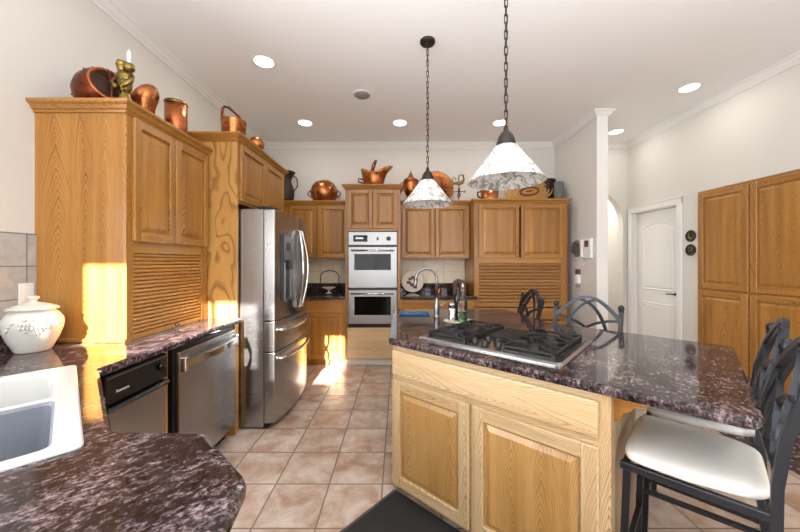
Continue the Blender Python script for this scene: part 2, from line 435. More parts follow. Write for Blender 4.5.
def tag(o, label, cat, group=None):
    o['label'] = label; o['category'] = cat
    if group: o['group'] = group
    return o
def thing(name, label, cat, loc=(0, 0, 0), rz=0, group=None):
    o = bpy.data.objects.new(name, None); COL.objects.link(o); o.empty_display_size = .1
    o.location = loc; o.rotation_euler = (0, 0, rz); return tag(o, label, cat, group)
def struct(name, mb, mats, parent=None, **kw):
    o = mb.build(name, mats, parent, **kw)
    if parent is None: o['kind'] = 'structure'
    return o
def copy_tree(o, parent=None):
    c = o.copy(); COL.objects.link(c)
    if parent: c.parent = parent
    for ch in list(o.children): copy_tree(ch, c)
    return c
def arc(cx, cy, r, a0, a1, n=12):
    return [(cx+r*math.cos(a0+(a1-a0)*i/n), cy+r*math.sin(a0+(a1-a0)*i/n)) for i in range(n+1)]
def round_poly(pts, rad, n=6):
    out = []; k = len(pts)
    for i in range(k):
        p = Vector(pts[i]); a = Vector(pts[i-1]); b = Vector(pts[(i+1) % k]); r = rad[i] if isinstance(rad, (list, tuple)) else rad
        if r <= 0: out.append(tuple(p)); continue
        d1 = (a-p).normalized(); d2 = (b-p).normalized()
        ang = d1.angle(d2); t = min(r/math.tan(ang/2), .45*(a-p).length, .45*(b-p).length)
        s, e = p+d1*t, p+d2*t
        for q in range(n+1):
            w = q/n; out.append(tuple(s*(1-w)**2+p*2*w*(1-w)+e*w*w))
    return out
def inset(poly, d):
    n = len(poly); out = []
    for i in range(n):
        p = Vector(poly[i]); a = Vector(poly[i-1]); b = Vector(poly[(i+1) % n])
        e1 = (p-a).normalized(); e2 = (b-p).normalized()
        n1 = Vector((-e1.y, e1.x)); n2 = Vector((-e2.y, e2.x))
        m = (n1+n2)/max(.3, 1+n1.dot(n2)); out.append(tuple(p+m*d))
    return out
def slab(outer, holes, z0, z1, b=.012):
    """stone top with a rounded edge and holes; outer is counter-clockwise"""
    k = bmesh.new()
    steps = [(b, z1), (b*.3, z1-b*.3), (0, z1-b), (0, z0+b), (b*.3, z0+b*.3), (b, z0)]
    rings = [[k.verts.new((p[0], p[1], z)) for p in inset(outer, d)] for d, z in steps]
    n = len(outer)
    for i in range(len(rings)-1):
        for j in range(n): k.faces.new((rings[i+1][j], rings[i+1][(j+1) % n], rings[i][(j+1) % n], rings[i][j]))
    hr = []
    for h in holes:
        t = [k.verts.new((p[0], p[1], z1)) for p in h]; u = [k.verts.new((p[0], p[1], z0)) for p in h]
        m = len(h)
        for j in range(m): k.faces.new((t[j], t[(j+1) % m], u[(j+1) % m], u[j]))
        hr.append((t, u))
    for idx, ring in ((0, rings[0]), (1, rings[-1])):
        es = []
        for r in [ring]+[h[idx] for h in hr]:
            for j in range(len(r)):
                e = k.edges.get((r[j], r[(j+1) % len(r)])) or k.edges.new((r[j], r[(j+1) % len(r)]))
                es.append(e)
        bmesh.ops.triangle_fill(k, edges=es, use_beauty=True)
    bmesh.ops.recalc_face_normals(k, faces=k.faces[:])
    m = MB(); m.bm(k, g=1); return m

# cabinet doors: local frame, front toward -Y
def door(parent, x0, x1, z0, z1, mat=OAK, y=0, name='door', t=.02, sw=.052, pm=None):
    m = MB(); yf = y-t; b = .004
    m.box(x0, x0+sw, yf, y, z0, z1, 2, b); m.box(x1-sw, x1, yf, y, z0, z1, 2, b)
    m.box(x0+sw-.001, x1-sw+.001, yf, y, z0, z0+sw, 0, b); m.box(x0+sw-.001, x1-sw+.001, yf, y, z1-sw, z1, 0, b)
    d = m.build(name, mat, parent)
    p = MB(); a0, a1, c0, c1 = x0+sw-.002, x1-sw+.002, z0+sw-.002, z1-sw+.002
    def ring(i, yy): return [(a0+i, yy, c0+i), (a1-i, yy, c0+i), (a1-i, yy, c1-i), (a0+i, yy, c1-i)]
    rs = [ring(0, y-.004), ring(.006, yf+.012), ring(.012, yf+.0135), ring(.034, yf+.003), ring(.037, yf+.002)]
    V = [q for r in rs for q in r]; F = []
    for i in range(len(rs)-1):
        for j in range(4): F.append((i*4+j, i*4+(j+1) % 4, (i+1)*4+(j+1) % 4, (i+1)*4+j))
    F.append(tuple(range((len(rs)-1)*4, len(rs)*4)))
    p.raw(V, F, 2); p.build('raised_panel', pm or mat, d)
    return d
def slabfront(parent, x0, x1, z0, z1, mat=OAK, y=0, name='drawer_front', t=.02):
    m = MB(); m.box(x0, x1, y-t, y, z0, z1, 0, .007, seg=2); return m.build(name, mat, parent)
CROWN = [(0, 0), (.008, .0), (.012, .012), (.02, .018), (.028, .034), (.042, .044), (.045, .05), (.045, .062), (0, .062)]
def crown(parent, path, z, mat=OAK, name='crown_moulding'):
    m = MB(); m.sweep(path, [(o, z+h) for o, h in CROWN]); return m.build(name, mat, parent)
def tambour(parent, x0, x1, z0, z1, y, mat, pitch=.024):
    m = MB(); n = max(3, int(round((z1-z0)/pitch))); h = (z1-z0)/n
    for i in range(n):
        a = z0+i*h
        m.prism([(y, a), (y, a+h*.02), (y-.007, a+h*.16), (y-.0125, a+h*.4), (y-.013, a+h*.6), (y-.009, a+h*.85), (y, a+h*.98), (y, a+h)], x0, x1, 'x', g=0)
    return m.build('tambour_door', mat, parent)

# ------------------------------------------------------------------ the room
XL, XR, YB, ZC, YF = -2.03, 3.47, 4.85, 3.16, -2.25
struct('floor', MB().box(-3.4, 3.75, -2.4, 6.4, -.06, 0), FLOOR)
struct('ceiling', MB().box(-3.4, 3.75, -2.4, 6.4, ZC, ZC+.06), CEIL)
struct('wall_left', MB().box(XL-.1, XL, 1.05, YB+.1, 0, ZC), WHITE)
m = MB(); m.box(-3.4, XL-.1, 1.05, 1.15, 0, ZC); struct('wall_alcove_return', m, WHITE)
m = MB(); m.box(-3.4, -3.3, -2.4, -1.4, 0, ZC); m.box(-3.4, -3.3, .3, 1.05, 0, ZC)
m.box(-3.4, -3.3, -1.4, .3, 0, .9); m.box(-3.4, -3.3, -1.4, .3, 2.2, ZC); struct('wall_alcove', m, WHITE)
# back wall with the arched opening at the right
m = MB(); m.box(XL-.1, 2.40, YB, YB+.12, 0, ZC); m.box(3.40, 3.75, YB, YB+.12, 0, ZC)
ap = [(2.40, 1.97)]+arc(2.9, 1.97, .5, PI, 0, 24)[1:-1]+[(3.40, 1.97)]
for i in range(len(ap)-1):
    (xa, za), (xb, zb) = ap[i], ap[i+1]
    V = [(xa, YB, za), (xb, YB, zb), (xb, YB, ZC), (xa, YB, ZC), (xa, YB+.12, za), (xb, YB+.12, zb), (xb, YB+.12, ZC), (xa, YB+.12, ZC)]
    m.raw(V, [(0, 1, 2, 3), (7, 6, 5, 4), (0, 4, 5, 1)])
struct('wall_back', m, WHITE)
m = MB(); m.box(2.2, 3.75, 6.2, 6.3, 0, ZC); m.box(2.2, 2.3, YB+.12, 6.2, 0, ZC); m.box(3.6, 3.75, YB+.12, 6.2, 0, ZC)
struct('wall_hall', m, WHITE)
struct('wall_partition', MB().box(2.36, 2.477, 3.81, YB, 0, ZC), WHITE)
# right wall: door opening, then the niche of the pantry
DY0, DY1, DT = 3.98, 4.75, 2.085
m = MB(); w0, w1 = XR, XR+.12
m.box(w0, w1, DY1, YB, 0, ZC); m.box(w0, w1, DY0, DY1, DT, ZC); m.box(w0, w1, 3.705, DY0, 0, ZC)
m.box(w0, w1, 1.35, 3.705, 2.17, ZC); m.box(w0, w1, YF, 1.35, 0, ZC)
m.box(w1+.5, w1+.54, 1.3, 3.75, 0, 2.3); m.box(w1, w1+.54, 3.705, 3.75, 0, 2.3); m.box(w1, w1+.54, 1.3, 1.35, 0, 2.3); m.box(w1, w1+.54, 1.3, 3.75, 2.17, 2.3)
m.box(w1+.05, w1+.1, 3.75, YB, 0, 2.4)
struct('wall_right', m, WHITE)
# front wall behind the photographer: two wide windows and a high transom that lets the sun in
m = MB(); f0, f1 = YF-.1, YF
m.box(-3.4, -1.8, f0, f1, 0, ZC); m.box(-1.8, -1.7, f0, f1, 0, 2.32); m.box(-1.7, .2, f0, f1, 0, .5); m.box(-1.7, .2, f0, f1, 2.2, 2.32); m.box(-1.8, .2, f0, f1, 2.995, ZC)
xs = -1.8
for a, b, zl in ((-1.75, -1.50, 2.50), (-1.46, -1.15, 2.44), (-1.04, -.72, 2.34)):
    m.box(xs, a, f0, f1, 2.32, 2.995); m.box(a, b, f0, f1, 2.32, zl); xs = b
m.box(xs, .2, f0, f1, 2.32, 2.995); m.box(.2, .9, f0, f1, 0, ZC)
m.box(.9, 2.8, f0, f1, 0, .5); m.box(.9, 2.8, f0, f1, 2.2, ZC); m.box(2.8, 3.75, f0, f1, 0, ZC)
struct('wall_front', m, WHITE)
def window(name, x0, x1, z0, z1):
    m = MB(); y = YF-.06
    for a, b in ((x0, x0+.06), (x1-.06, x1), ((x0+x1)/2-.03, (x0+x1)/2+.03)): m.box(a, b, y-.03, y+.03, z0, z1)
    for a, b in ((z0, z0+.06), (z1-.06, z1), (1.5, 1.54)): m.box(x0, x1, y-.028, y+.028, a, b)
    o = struct(name, m, TRIM)
    MB().box(x0, x1, y-.012, y-.006, z0, z1).build('window_pane', PANE, o)
window('window_1', -1.7, .2, .5, 2.2); window('window_2', .9, 2.8, .5, 2.2)
m = MB(); m.box(-3.36, -3.33, -1.4, .3, .9, 2.2); struct('alcove_glow_pane', m, PANE)  # glowing pane added out of view to give light from the left
# crown at the ceiling
RC = [(0, -.078), (.012, -.078), (.014, -.062), (.03, -.05), (.05, -.022), (.066, -.014), (.07, 0), (0, 0)]
m = MB(); m.sweep([(XL, 1.05), (XL, YB), (2.36, YB), (2.36, 3.81), (2.477, 3.81), (2.477, YB), (XR, YB), (XR, YF)], [(o, ZC+z) for o, z in RC])
struct('trim_1', m, TRIM)
struct('trim_2', MB().box(2.352, 2.485, 3.797, 3.81, 0, ZC-.07, bev=.002), TRIM)
# baseboards
BB = [(0, 0), (.014, 0), (.014, .09), (.006, .105), (0, .105)]
struct('baseboard_partition', MB().sweep([(2.36, YB), (2.36, 3.797), (2.477, 3.797), (2.477, YB)], BB), TRIM)
struct('baseboard_right', MB().sweep([(XR, 3.90), (XR, 3.71)], BB), TRIM)
# interior door
m = MB(); cw = .07
for a, b in ((DY0-cw, DY0+.004), (DY1-.004, DY1+cw)): m.box(XR-.018, XR, a, b, 0, DT+cw, 2, .004)
m.box(XR-.02, XR, DY0-cw, DY1+cw, DT-.004, DT+cw, 1, .004)
m.box(XR-.03, XR, DY0-cw-.012, DY1+cw+.012, DT+cw, DT+cw+.018, 1, .004)
for a, b in ((DY0, DY0+.014), (DY1-.014, DY1)): m.box(XR, XR+.11, a, b, 0, DT)
m.box(XR, XR+.11, DY0, DY1, DT-.014, DT)
struct('trim_3', m, TRIM)
m = MB(); xd = XR+.06
m.box(xd, xd+.038, DY0+.016, DY1-.016, .01, DT-.018, 2, .002)
dr = struct('door_1', m, TRIM)
def dpanel(pts):
    m = MB(); pi = inset(pts, .022); pj = inset(pts, .05); n = len(pts)
    V = [(xd-.0005, y, z) for y, z in pts]+[(xd-.008, y, z) for y, z in inset(pts, .007)]+[(xd-.001, y, z) for y, z in pi]+[(xd-.007, y, z) for y, z in pj]
    F = [(r*n+i, r*n+(i+1) % n, (r+1)*n+(i+1) % n, (r+1)*n+i) for r in range(3) for i in range(n)]+[tuple(range(3*n, 4*n))]
    m.raw(V, F); m.build('door_panel', TRIM, dr)
ya, yb = DY0+.12, DY1-.12
dpanel([(ya, .22), (yb, .22), (yb, .80), (ya, .80)])
dpanel([(ya, .98), (yb, .98)]+[(yb+(ya-yb)*t/10, 1.84+.07*math.sin(PI*t/10)) for t in range(11)])
m = MB(); hy = DY0+.085
m.X = Matrix.Translation((xd, hy, .95)) @ Matrix.Rotation(-PI/2, 4, 'Y')
m.lathe([(.026, 0), (.026, .006), (.011, .01), (.011, .04)], 16); m.X = Matrix.Identity(4)
m.tube([(xd-.042, hy-.008, .95), (xd-.045, hy+.05, .952), (xd-.043, hy+.105, .947)], .009)
m.build('door_handle', BRONZE, dr)
# wall tile
struct('wall_left_tile', MB().box(XL, XL+.008, 1.16, 1.80, .99, 1.52), GREYT)
struct('wall_back_tile', MB().box(XL, 1.0, YB-.008, YB, 1.04, 1.44), SPLASH)

# ------------------------------------------------------------------ left run: appliance cabinet
L = thing('appliance_cabinet', 'tall oak wall cabinet with a slatted roll-down door, standing on the left granite counter', 'cabinet', (-1.52, 1.785, .915), PI/2)
CW, CD, CH = .755, .51, 1.29
m = MB(); m.box(0, .018, .018, CD, 0, CH, 2); m.box(CW-.018, CW, .018, CD, 0, CH, 2); m.box(.018, CW-.018, CD-.01, CD, 0, CH, 2)
m.box(.018, CW-.018, .02, CD, CH-.02, CH, 0); m.box(.018, CW-.018, .03, CD, .545, .56, 0); m.build('carcass', OAK, L)
m = MB(); fy = .019
m.box(0, .05, 0, fy, 0, CH, 2, .001); m.box(CW-.075, CW, 0, fy, 0, CH, 2, .001)
m.box(.05, CW-.075, .0, fy, CH-.05, CH, 0, .001); m.box(.05, CW-.075, 0, fy, .50, .575, 0, .001); m.build('face_frame', OAK, L)
door(L, .035, CW/2-.006, .567, 1.275); door(L, CW/2+.0, CW-.012, .567, 1.275)
td = tambour(L, .05, CW-.075, .03, .50, .018, SLAT)
MB().box(.05, CW-.075, .004, .018, 0, .03, 0, .002).build('bottom_rail', OAK, td)
m = MB(); m.X = Matrix.Translation((CW/2+.02, .003, .02)) @ Matrix.Rotation(PI/2, 4, 'X'); m.lathe([(.006, 0), (.006, .008), (.012, .014), (.009, .022), (.001, .024)], 14); m.build('knob', BLACK, td)
m = MB(); m.sweep([(0, CD), (0, 0), (CW, 0)], [(o, CH-.01+z) for o, z in CROWN]); m.build('crown_moulding', OAK, L)
m = MB(); m.box(.0, .012, .02, CD, 0, .022); m.X = Matrix.Translation((-.012, 0, 0)); m.box(0, .012, 0, CD, 0, .022, 1, .004); m.build('base_trim', OAK, L)

# fridge surround
S = thing('refrigerator_surround', 'tall oak cabinet enclosing the steel refrigerator, with two doors above it', 'cabinet', (-1.29, 2.552, 0), PI/2)
SW, SD, SH = 1.03, .735, 2.335
m = MB(); m.box(0, .025, 0, SD, 0, SH, 2, .001); m.build('side_panel', FIGOAK, S)
m = MB(); m.box(SW-.025, SW, 0, SD, 0, SH, 2, .001); m.build('side_panel', OAK, S)
m = MB(); m.box(.025, SW-.025, .02, SD, 1.84, 1.86, 0); m.box(.025, SW-.025, .02, SD, SH-.02, SH, 0); m.box(.025, SW-.025, SD-.015, SD, 1.86, SH-.02); m.build('carcass', OAK, S)
m = MB(); m.box(.025, .05, 0, .02, 1.84, SH); m.box(SW-.05, SW-.025, 0, .02, 1.84, SH); m.box(.05, SW-.05, 0, .02, 1.84, 1.87, 0); m.box(.05, SW-.05, 0, .02, SH-.04, SH, 0); m.build('face_frame', OAK, S)
door(S, .035, SW/2-.004, 1.858, 2.325); door(S, SW/2+.004, SW-.03, 1.858, 2.325)
m = MB(); m.sweep([(0, SD), (0, 0), (SW, 0), (SW, SD)], [(o, SH-.01+z) for o, z in CROWN]); m.build('crown_moulding', OAK, S)

MB().box(0, SW, .0, SD, SH+.001, SH+.0395).build('top_board', OAK, S)
# base cabinets below the left counter
Bc = thing('base_cabinet', 'oak base cabinet frame holding the two steel appliances below the left counter', 'cabinet', (-1.285, 1.36, 0), PI/2)
m = MB(); m.box(.395, .42, 0, .6, .0, .872, 2); m.build('divider_panel', OAK, Bc)
m = MB(); m.box(1.15, 1.185, 0, .6, 0, .872, 2); m.build('end_panel', OAK, Bc)
m = MB(); m.box(-.0, .012, .03, .6, 0, .872, 2); m.build('side_panel', OAK, Bc)
# trash compactor: black panel, steel door
T = thing('trash_compactor', 'steel undercounter appliance with black control panel and dial, left of the dishwasher', 'appliance', (-1.285, 1.38, 0), PI/2)
MB().box(0, .37, .0, .58, .1, .865).build('body', BLACK, T)
MB().box(.0, .37, -.012, .0, .11, .70, bev=.003).build('front_panel', STEEL, T)
m = MB(); m.box(0, .37, -.022, 0, .735, .865, bev=.006, seg=2); m.box(.006, .364, -.024, -.02, .850, .856, mat=1); cp = m.build('control_panel', [BLACK, STEELD], T)
m = MB(); m.prism([(.0, .700), (-.03, .702), (-.036, .714), (-.026, .722), (0, .728)], 0, .37, 'x'); m.build('handle_lip', BLACK, T)
m = MB(); m.X = Matrix.Translation((.315, -.022, .81)) @ Matrix.Rotation(PI/2, 4, 'X'); m.lathe([(.019, 0), (.019, .012), (.015, .018), (.001, .019)], 20); m.box(-.003, .003, -.017, .017, .012, .022); m.build('dial', BLACK, cp)
def text(s, size, parent, loc, rot, mat, name='lettering', ext=.0004):
    c = bpy.data.curves.new(name, 'FONT'); c.body = s; c.size = size; c.extrude = ext; c.align_x = 'LEFT'
    t_ = bpy.data.objects.new(name, c); COL.objects.link(t_); bpy.context.view_layer.update()
    me = bpy.data.meshes.new_from_object(t_.evaluated_get(bpy.context.evaluated_depsgraph_get())); bpy.data.objects.remove(t_)
    o = bpy.data.objects.new(name, me); COL.objects.link(o); me.materials.clear(); me.materials.append(mat); o.parent = parent; o.location = loc; o.rotation_euler = rot; return o
text('Kenmore', .018, cp, (.05, -.0225, .778), (PI/2, 0, 0), WHITEP)
# dishwasher
D = thing('dishwasher', 'stainless steel dishwasher with a curved bar handle, below the left counter', 'dishwasher', (-1.285, 1.815, 0), PI/2)
MB().box(0, .66, .0, .58, .1, .865).build('body', BLACK, D)
MB().box(.0, .66, .06, .09, 0, .1).build('toe_kick', BLACK, D)
m = MB(); m.box(.02, .65, -.028, 0, .11, .845, bev=.006, seg=2); fp = m.build('front_panel', STEEL, D)
m = MB(); hz = .775
pts = [(.045+.58*i/14, -.05-.035*math.sin(PI*i/14), hz) for i in range(15)]
m.tube(pts, 1, sq=(.008, .02)); m.box(.028, .06, -.058, -.026, hz-.05, hz+.035, bev=.005); m.box(.61, .642, -.058, -.026, hz-.05, hz+.035, bev=.005); m.build('handle', CHROME, fp)

# granite worktop of the left run and the peninsula
outer = [(-2.03, -.5), (-.27, -.5), (-.292, .53), (-.312, .665), (-.512, .848), (-.765, .855), (-1.256, 1.345), (-1.256, 2.55), (-2.03, 2.55)]
outer = round_poly(outer, [0, 0, .2, .07, .06, .06, .06, .0, 0])
# sink local frame: u runs along the corner diagonal edge
su = Vector((.7206, -.6934)); sv = Vector((-.6934, -.7206)); s0 = Vector((-1.385, 1.369))
def sp(a, b): q = s0+su*a+sv*b; return (q.x, q.y)
SL, SWd = .86, .56
hole = [sp(.02, .02), sp(.02, SWd-.02), sp(SL-.02, SWd-.02), sp(SL-.02, .02)]
ct = slab(outer, [hole], .874, .914, .014).build('granite_worktop', GRAN)
tag(ct, 'dark speckled granite worktop along the left wall and out to the foreground peninsula', 'worktop')
m = MB(); m.box(XL+.0085, XL+.028, 1.16, 1.783, .915, .99); tag(m.build('granite_backsplash', GRAN), 'low dark granite upstand against the grey tile behind the white jar', 'backsplash')
# peninsula body
pen = thing('peninsula_cabinet', 'oak base cabinet below the foreground granite peninsula', 'cabinet', (-.4, 0, 0))
p2 = [(-2.0, -.46), (-.325, -.46), (-.34, .53), (-.36, .64), (-.53, .80), (-.79, .80), (-1.29, 1.30), (-2.0, 1.30)]
m = MB()
for i in range(len(p2)):
    a, b = Vector(p2[i]), Vector(p2[(i+1) % len(p2)])
    nrm = Vector((-(b-a).y, (b-a).x)).normalized()*.018
    q = [a, b, b+nrm, a+nrm]; m.prism([(v.x+.4, v.y) for v in q], .0, .872, g=2)
m.build('panelling', OAK, pen)
# sink
sk = thing('corner_sink', 'white enamel double-bowl sink set diagonally in the granite corner', 'sink', (s0.x, s0.y, .914), math.atan2(su.y, su.x))
# local: x along u, y along -v ( sv = local -y )
m = MB()
def loft(m, rings, smooth=False, mat=0, cap=True):
    n = len(rings[0]); V = [q for r in rings for q in r]; F = []
    for i in range(len(rings)-1):
        for j in range(n): F.append((i*n+j, i*n+(j+1) % n, (i+1)*n+(j+1) % n, (i+1)*n+j))
    if cap: F.append(tuple(range((len(rings)-1)*n, len(rings)*n)))
    m.raw(V, F, mat=mat, smooth=smooth)
def rr(x0, x1, y0, y1, r, z): return [(p[0], p[1], z) for p in round_poly([(x0, y0), (x1, y0), (x1, y1), (x0, y1)], r, 5)]
k = bmesh.new()
def lp(r): return [k.verts.new(q) for q in r]
orr = lp(rr(0, SL, -SWd, 0, .02, .010)); bo = [(.452, SL-.03), (.04, .422)]
holes_ = [lp(rr(a, b, -SWd+.03, -.05, .03, .010)) for a, b in bo]
es = []
for r in [orr]+holes_:
    for j in range(len(r)): es.append(k.edges.new((r[j], r[(j+1) % len(r)])))
bmesh.ops.triangle_fill(k, edges=es, use_beauty=True)
m.bm(k)
loft(m, [rr(0, SL, -SWd, 0, .02, .010), rr(-.004, SL+.004, -SWd-.004, .004, .02, .006), rr(-.004, SL+.004, -SWd-.004, .004, .02, .001)], cap=False)
m.build('rim', SINKW, sk)
for a, b in bo:
    m = MB(); loft(m, [rr(a, b, -SWd+.03, -.05, .03, .010), rr(a+.006, b-.006, -SWd+.036, -.056, .03, .0), rr(a+.015, b-.015, -SWd+.045, -.065, .035, -.17), rr(a+.04, b-.04, -SWd+.07, -.09, .04, -.195)])
    bw = m.build('bowl', SINKGRID_SHADE if a > .3 else SINKW, sk)  # near bowl grey: shade on its walls put into the colour
    m = MB(); m.box(a+.045, b-.045, -SWd+.075, -.12, -.194, -.19)
    for i in range(14): m.tube([(a+.05+i*(b-a-.1)/13, -SWd+.08, -.185), (a+.05+i*(b-a-.1)/13, -.125, -.185)], .0025, 6)
    m.build('grid', SINKGRID_SHADE, bw)
m = MB(); m.lathe([(.03, 0), (.026, .012), (.018, .03), (.016, .09)], 18, (.43, -.035, .01))
m.tube([(.43, -.035, .08), (.43, -.035, .25), (.43, -.06, .32), (.43, -.11, .35), (.43, -.17, .33), (.43, -.19, .27)], .012)
# faucet behind the sink lies outside the picture and is left out

# white jar
J = thing('lidded_jar', 'white ceramic jar with lid and moulded grape relief, on the left counter', 'jar', (-1.85, 1.62, .9145))
m = MB(); m.lathe([(.001, 0), (.086, 0), (.092, .006), (.105, .03), (.128, .07), (.148, .12), (.153, .15), (.148, .175), (.13, .20), (.112, .214), (.108, .222), (.113, .226)], 40)
m.build('jar_body', CERAM, J)
m = MB(); m.lathe([(.128, .226), (.13, .231), (.118, .238), (.08, .252), (.04, .262), (.02, .266), (.016, .272), (.024, .28), (.032, .286), (.03, .294), (.016, .299), (.001, .3)], 36); m.build('lid', CERAM, J)
m = MB(); aim = math.atan2(-1.625, 1.825)
rj = lambda z: .105+(z-.03)*.43 if z < .13 else .153-.0+max(0, (z-.155))*-.4
J.scale = (.73, .73, .93)
def onjar(da, z, r, rz=None):
    a = aim+da; R = rj(z)+.001; m.ball((R*math.cos(a), R*math.sin(a), z), r, 10)
for row, (z, cnt) in enumerate(((.155, 7), (.138, 8), (.122, 5), (.108, 3))):
    for i in range(cnt): onjar((i-(cnt-1)/2)*.12+(.03 if row % 2 else 0), z, .0095)
for da, z in ((-.75, .15), (-.85, .13), (-.65, .165), (.7, .16), (.8, .145), (.62, .178), (.95, .155), (-.95, .12), (0, .18), (-.25, .18), (.3, .18)): onjar(da, z, (.012, .012, .007))
m.build('grape_relief', CERAM, J)
# outlet
O = thing('wall_outlet', 'white double outlet plate on grey tile behind the jar', 'outlet', (XL+.0082, 1.735, 1.19), PI/2)
MB().box(-.036, .036, -.006, 0, -.058, .058, bev=.004).build('cover_plate', WHITEP, O)
for z in (-.024, .024): MB().box(-.017, .017, -.008, -.005, z-.017, z+.017, bev=.004).build('socket', WHITEP, O)

# refrigerator (local: front toward -Y -> world +X)
F = thing('refrigerator', 'stainless steel french door refrigerator with dispenser, between the oak panels', 'refrigerator', (-1.10, 2.60, 0), PI/2)
FW = .91
MB().box(0, FW, 0, .72, .02, 1.795, bev=.004).build('body', STEEL, F)
m = MB(); m.box(.03, .16, -.07, .06, 1.795, 1.82, bev=.004); m.build('hinge_cover', BLACK, F)
m = MB(); m.box(FW-.16, FW-.03, -.07, .06, 1.795, 1.82, bev=.004); m.build('hinge_cover', BLACK, F)
m = MB(); m.box(.02, FW-.02, -.02, .02, 0, .045); m.build('kick_plate', BLACK, F)
def yf(x): return -.092-.045*(1-((x-FW/2)/(FW/2))**2)
def curved(x0, x1, z0, z1, name):
    pl = [(x0, -.008)]+[(x1, -.008)]+[(x1+(x0-x1)*i/12, yf(x1+(x0-x1)*i/12)) for i in range(13)]
    m = MB(); m.prism(round_poly(pl, [0, 0, .012]+[0]*11+[.012], 3), z0, z1, bev=.003); return m.build(name, STEEL, F)
da = curved(.0, FW/2-.003, .885, 1.79, 'door'); db = curved(FW/2+.003, FW, .885, 1.79, 'door')
d1 = curved(0, FW, .632, .875, 'drawer'); d2 = curved(0, FW, .05, .622, 'drawer')
def vbar(x, par, bow):
    m = MB(); pts = [(x, yf(x)+.005, .94)]+[(x+bow*math.sin(PI*i/12)*.35, yf(x)-.03-.045*math.sin(PI*i/12), .95+.70*i/12) for i in range(13)]+[(x, yf(x)+.005, 1.66)]
    m.tube(pts, .013, 10); m.build('handle', CHROME, par)
vbar(FW/2-.028, da, -.14); vbar(FW/2+.028, db, .14)
def hbar(z, par):
    m = MB(); n = 14; pts = [(.06, yf(.06)+.005, z)]+[(.06+.79*i/n, yf(.06+.79*i/n)-.03-.02*math.sin(PI*i/n), z) for i in range(n+1)]+[(.85, yf(.85)+.005, z)]
    m.tube(pts, .014, 10); m.build('handle', CHROME, par)
hbar(.80, d1); hbar(.565, d2)
m = MB(); xa, xb = .10, .30; yy = yf(.2)-.006
m.box(xa, xb, yy, yy+.03, 1.03, 1.60, bev=.004); dp = m.build('dispenser', BLACK, da)
m = MB(); m.box(xa+.01, xb-.01, yy-.005, yy, 1.38, 1.59, bev=.002); m.box(xa+.014, xa+.03, yy-.009, yy, 1.04, 1.36); m.box(xb-.03, xb-.014, yy-.009, yy, 1.04, 1.36); m.box(xa+.014, xb-.014, yy-.02, yy, 1.03, 1.05); m.build('dispenser_panel', STEELD, dp)
m = MB(); m.box(xa+.05, xb-.05, yy-.03, yy, 1.30, 1.375, bev=.006); m.build('nozzle', BLACK, dp)
m = MB(); m.box(xa+.05, xb-.05, yy-.0065, yy-.004, 1.46, 1.53); m.build('display', BLACK, dp)

# ------------------------------------------------------------------ back wall cabinets (local front = -Y)
BY, UY = 4.20, 4.50
W1 = thing('wall_cabinet', 'oak wall cabinet with two doors between the refrigerator and the ovens', 'cabinet', (-1.98, UY, 1.41))
cw = 1.275
MB().box(0, cw, .018, .345, 0, .76).build('carcass', OAK, W1)
m = MB(); m.box(0, .06, 0, .018, 0, .76); m.box(cw-.03, cw, 0, .018, 0, .76); m.box(.06, cw-.03, 0, .018, 0, .03, 0); m.box(.06, cw-.03, 0, .018, .725, .76, 0); m.box(.41, .45, 0, .018, .03, .725); m.build('face_frame', OAK, W1)
door(W1, .44, .832, .012, .742); door(W1, .842, cw-.012, .012, .742); door(W1, .02, .43, .012, .742)
crown(W1, [(0, 0), (cw, 0)], .75)
MB().box(0, cw, .0, .345, .761, .7995).build('top_board', OAK, W1)
W2 = thing('wall_cabinet', 'oak wall cabinet with two doors right of the ovens, behind the smaller-looking pendant', 'cabinet', (.022, UY, 1.41))
cw = .975
MB().box(0, cw, .018, .345, 0, .76).build('carcass', OAK, W2)
m = MB(); m.box(0, .03, 0, .018, 0, .76); m.box(cw-.03, cw, 0, .018, 0, .76); m.box(.03, cw-.03, 0, .018, 0, .03, 0); m.box(.03, cw-.03, 0, .018, .725, .76, 0); m.build('face_frame', OAK, W2)
door(W2, .022, .482, .012, .742); door(W2, .494, cw-.012, .012, .742)
crown(W2, [(0, 0), (cw, 0)], .75)
MB().box(0, cw, .0, .345, .761, .7995).build('top_board', OAK, W2)
# oven tower
TW = thing('oven_cabinet', 'tall oak cabinet built around the double wall oven', 'cabinet', (-.70, BY, 0))
cw = .72; TH = 2.325
m = MB(); m.box(0, .02, .018, .645, .08, TH); m.box(cw-.02, cw, .018, .645, .08, TH); m.box(.02, cw-.02, .02, .645, TH-.02, TH, 0); m.box(.02, cw-.02, .02, .645, 1.775, 1.79, 0); m.box(.02, cw-.02, .02, .645, .49, .505, 0); m.build('carcass', OAK, TW)
m = MB(); m.box(0, .035, 0, .018, .08, TH); m.box(cw-.035, cw, 0, .018, .08, TH); m.box(.035, cw-.035, 0, .018, TH-.04, TH, 0); m.box(.035, cw-.035, 0, .018, 1.77, 1.81, 0); m.build('face_frame', OAK, TW)
door(TW, .03, .357, 1.80, 2.31); door(TW, .363, cw-.03, 1.80, 2.31)
slabfront(TW, .03, cw-.03, .10, .505, LITOAK, name='lower_panel')
MB().box(0, cw, .05, .07, 0, .08).build('toe_kick', TOE, TW)
m = MB(); m.sweep([(0, .3), (0, 0), (cw, 0), (cw, .3)], [(o, TH-.01+z) for o, z in CROWN]); m.build('crown_moulding', OAK, TW)
MB().box(0, cw, .0, .645, TH+.001, TH+.0395).build('top_board', OAK, TW)
OSTEEL = steel('oven_steel', (165, 165, 166), .34)
OV = thing('double_oven', 'stainless steel double wall oven with black glass windows', 'oven', (-.662, BY-.002, .523))
ow = .645; oh = 1.244
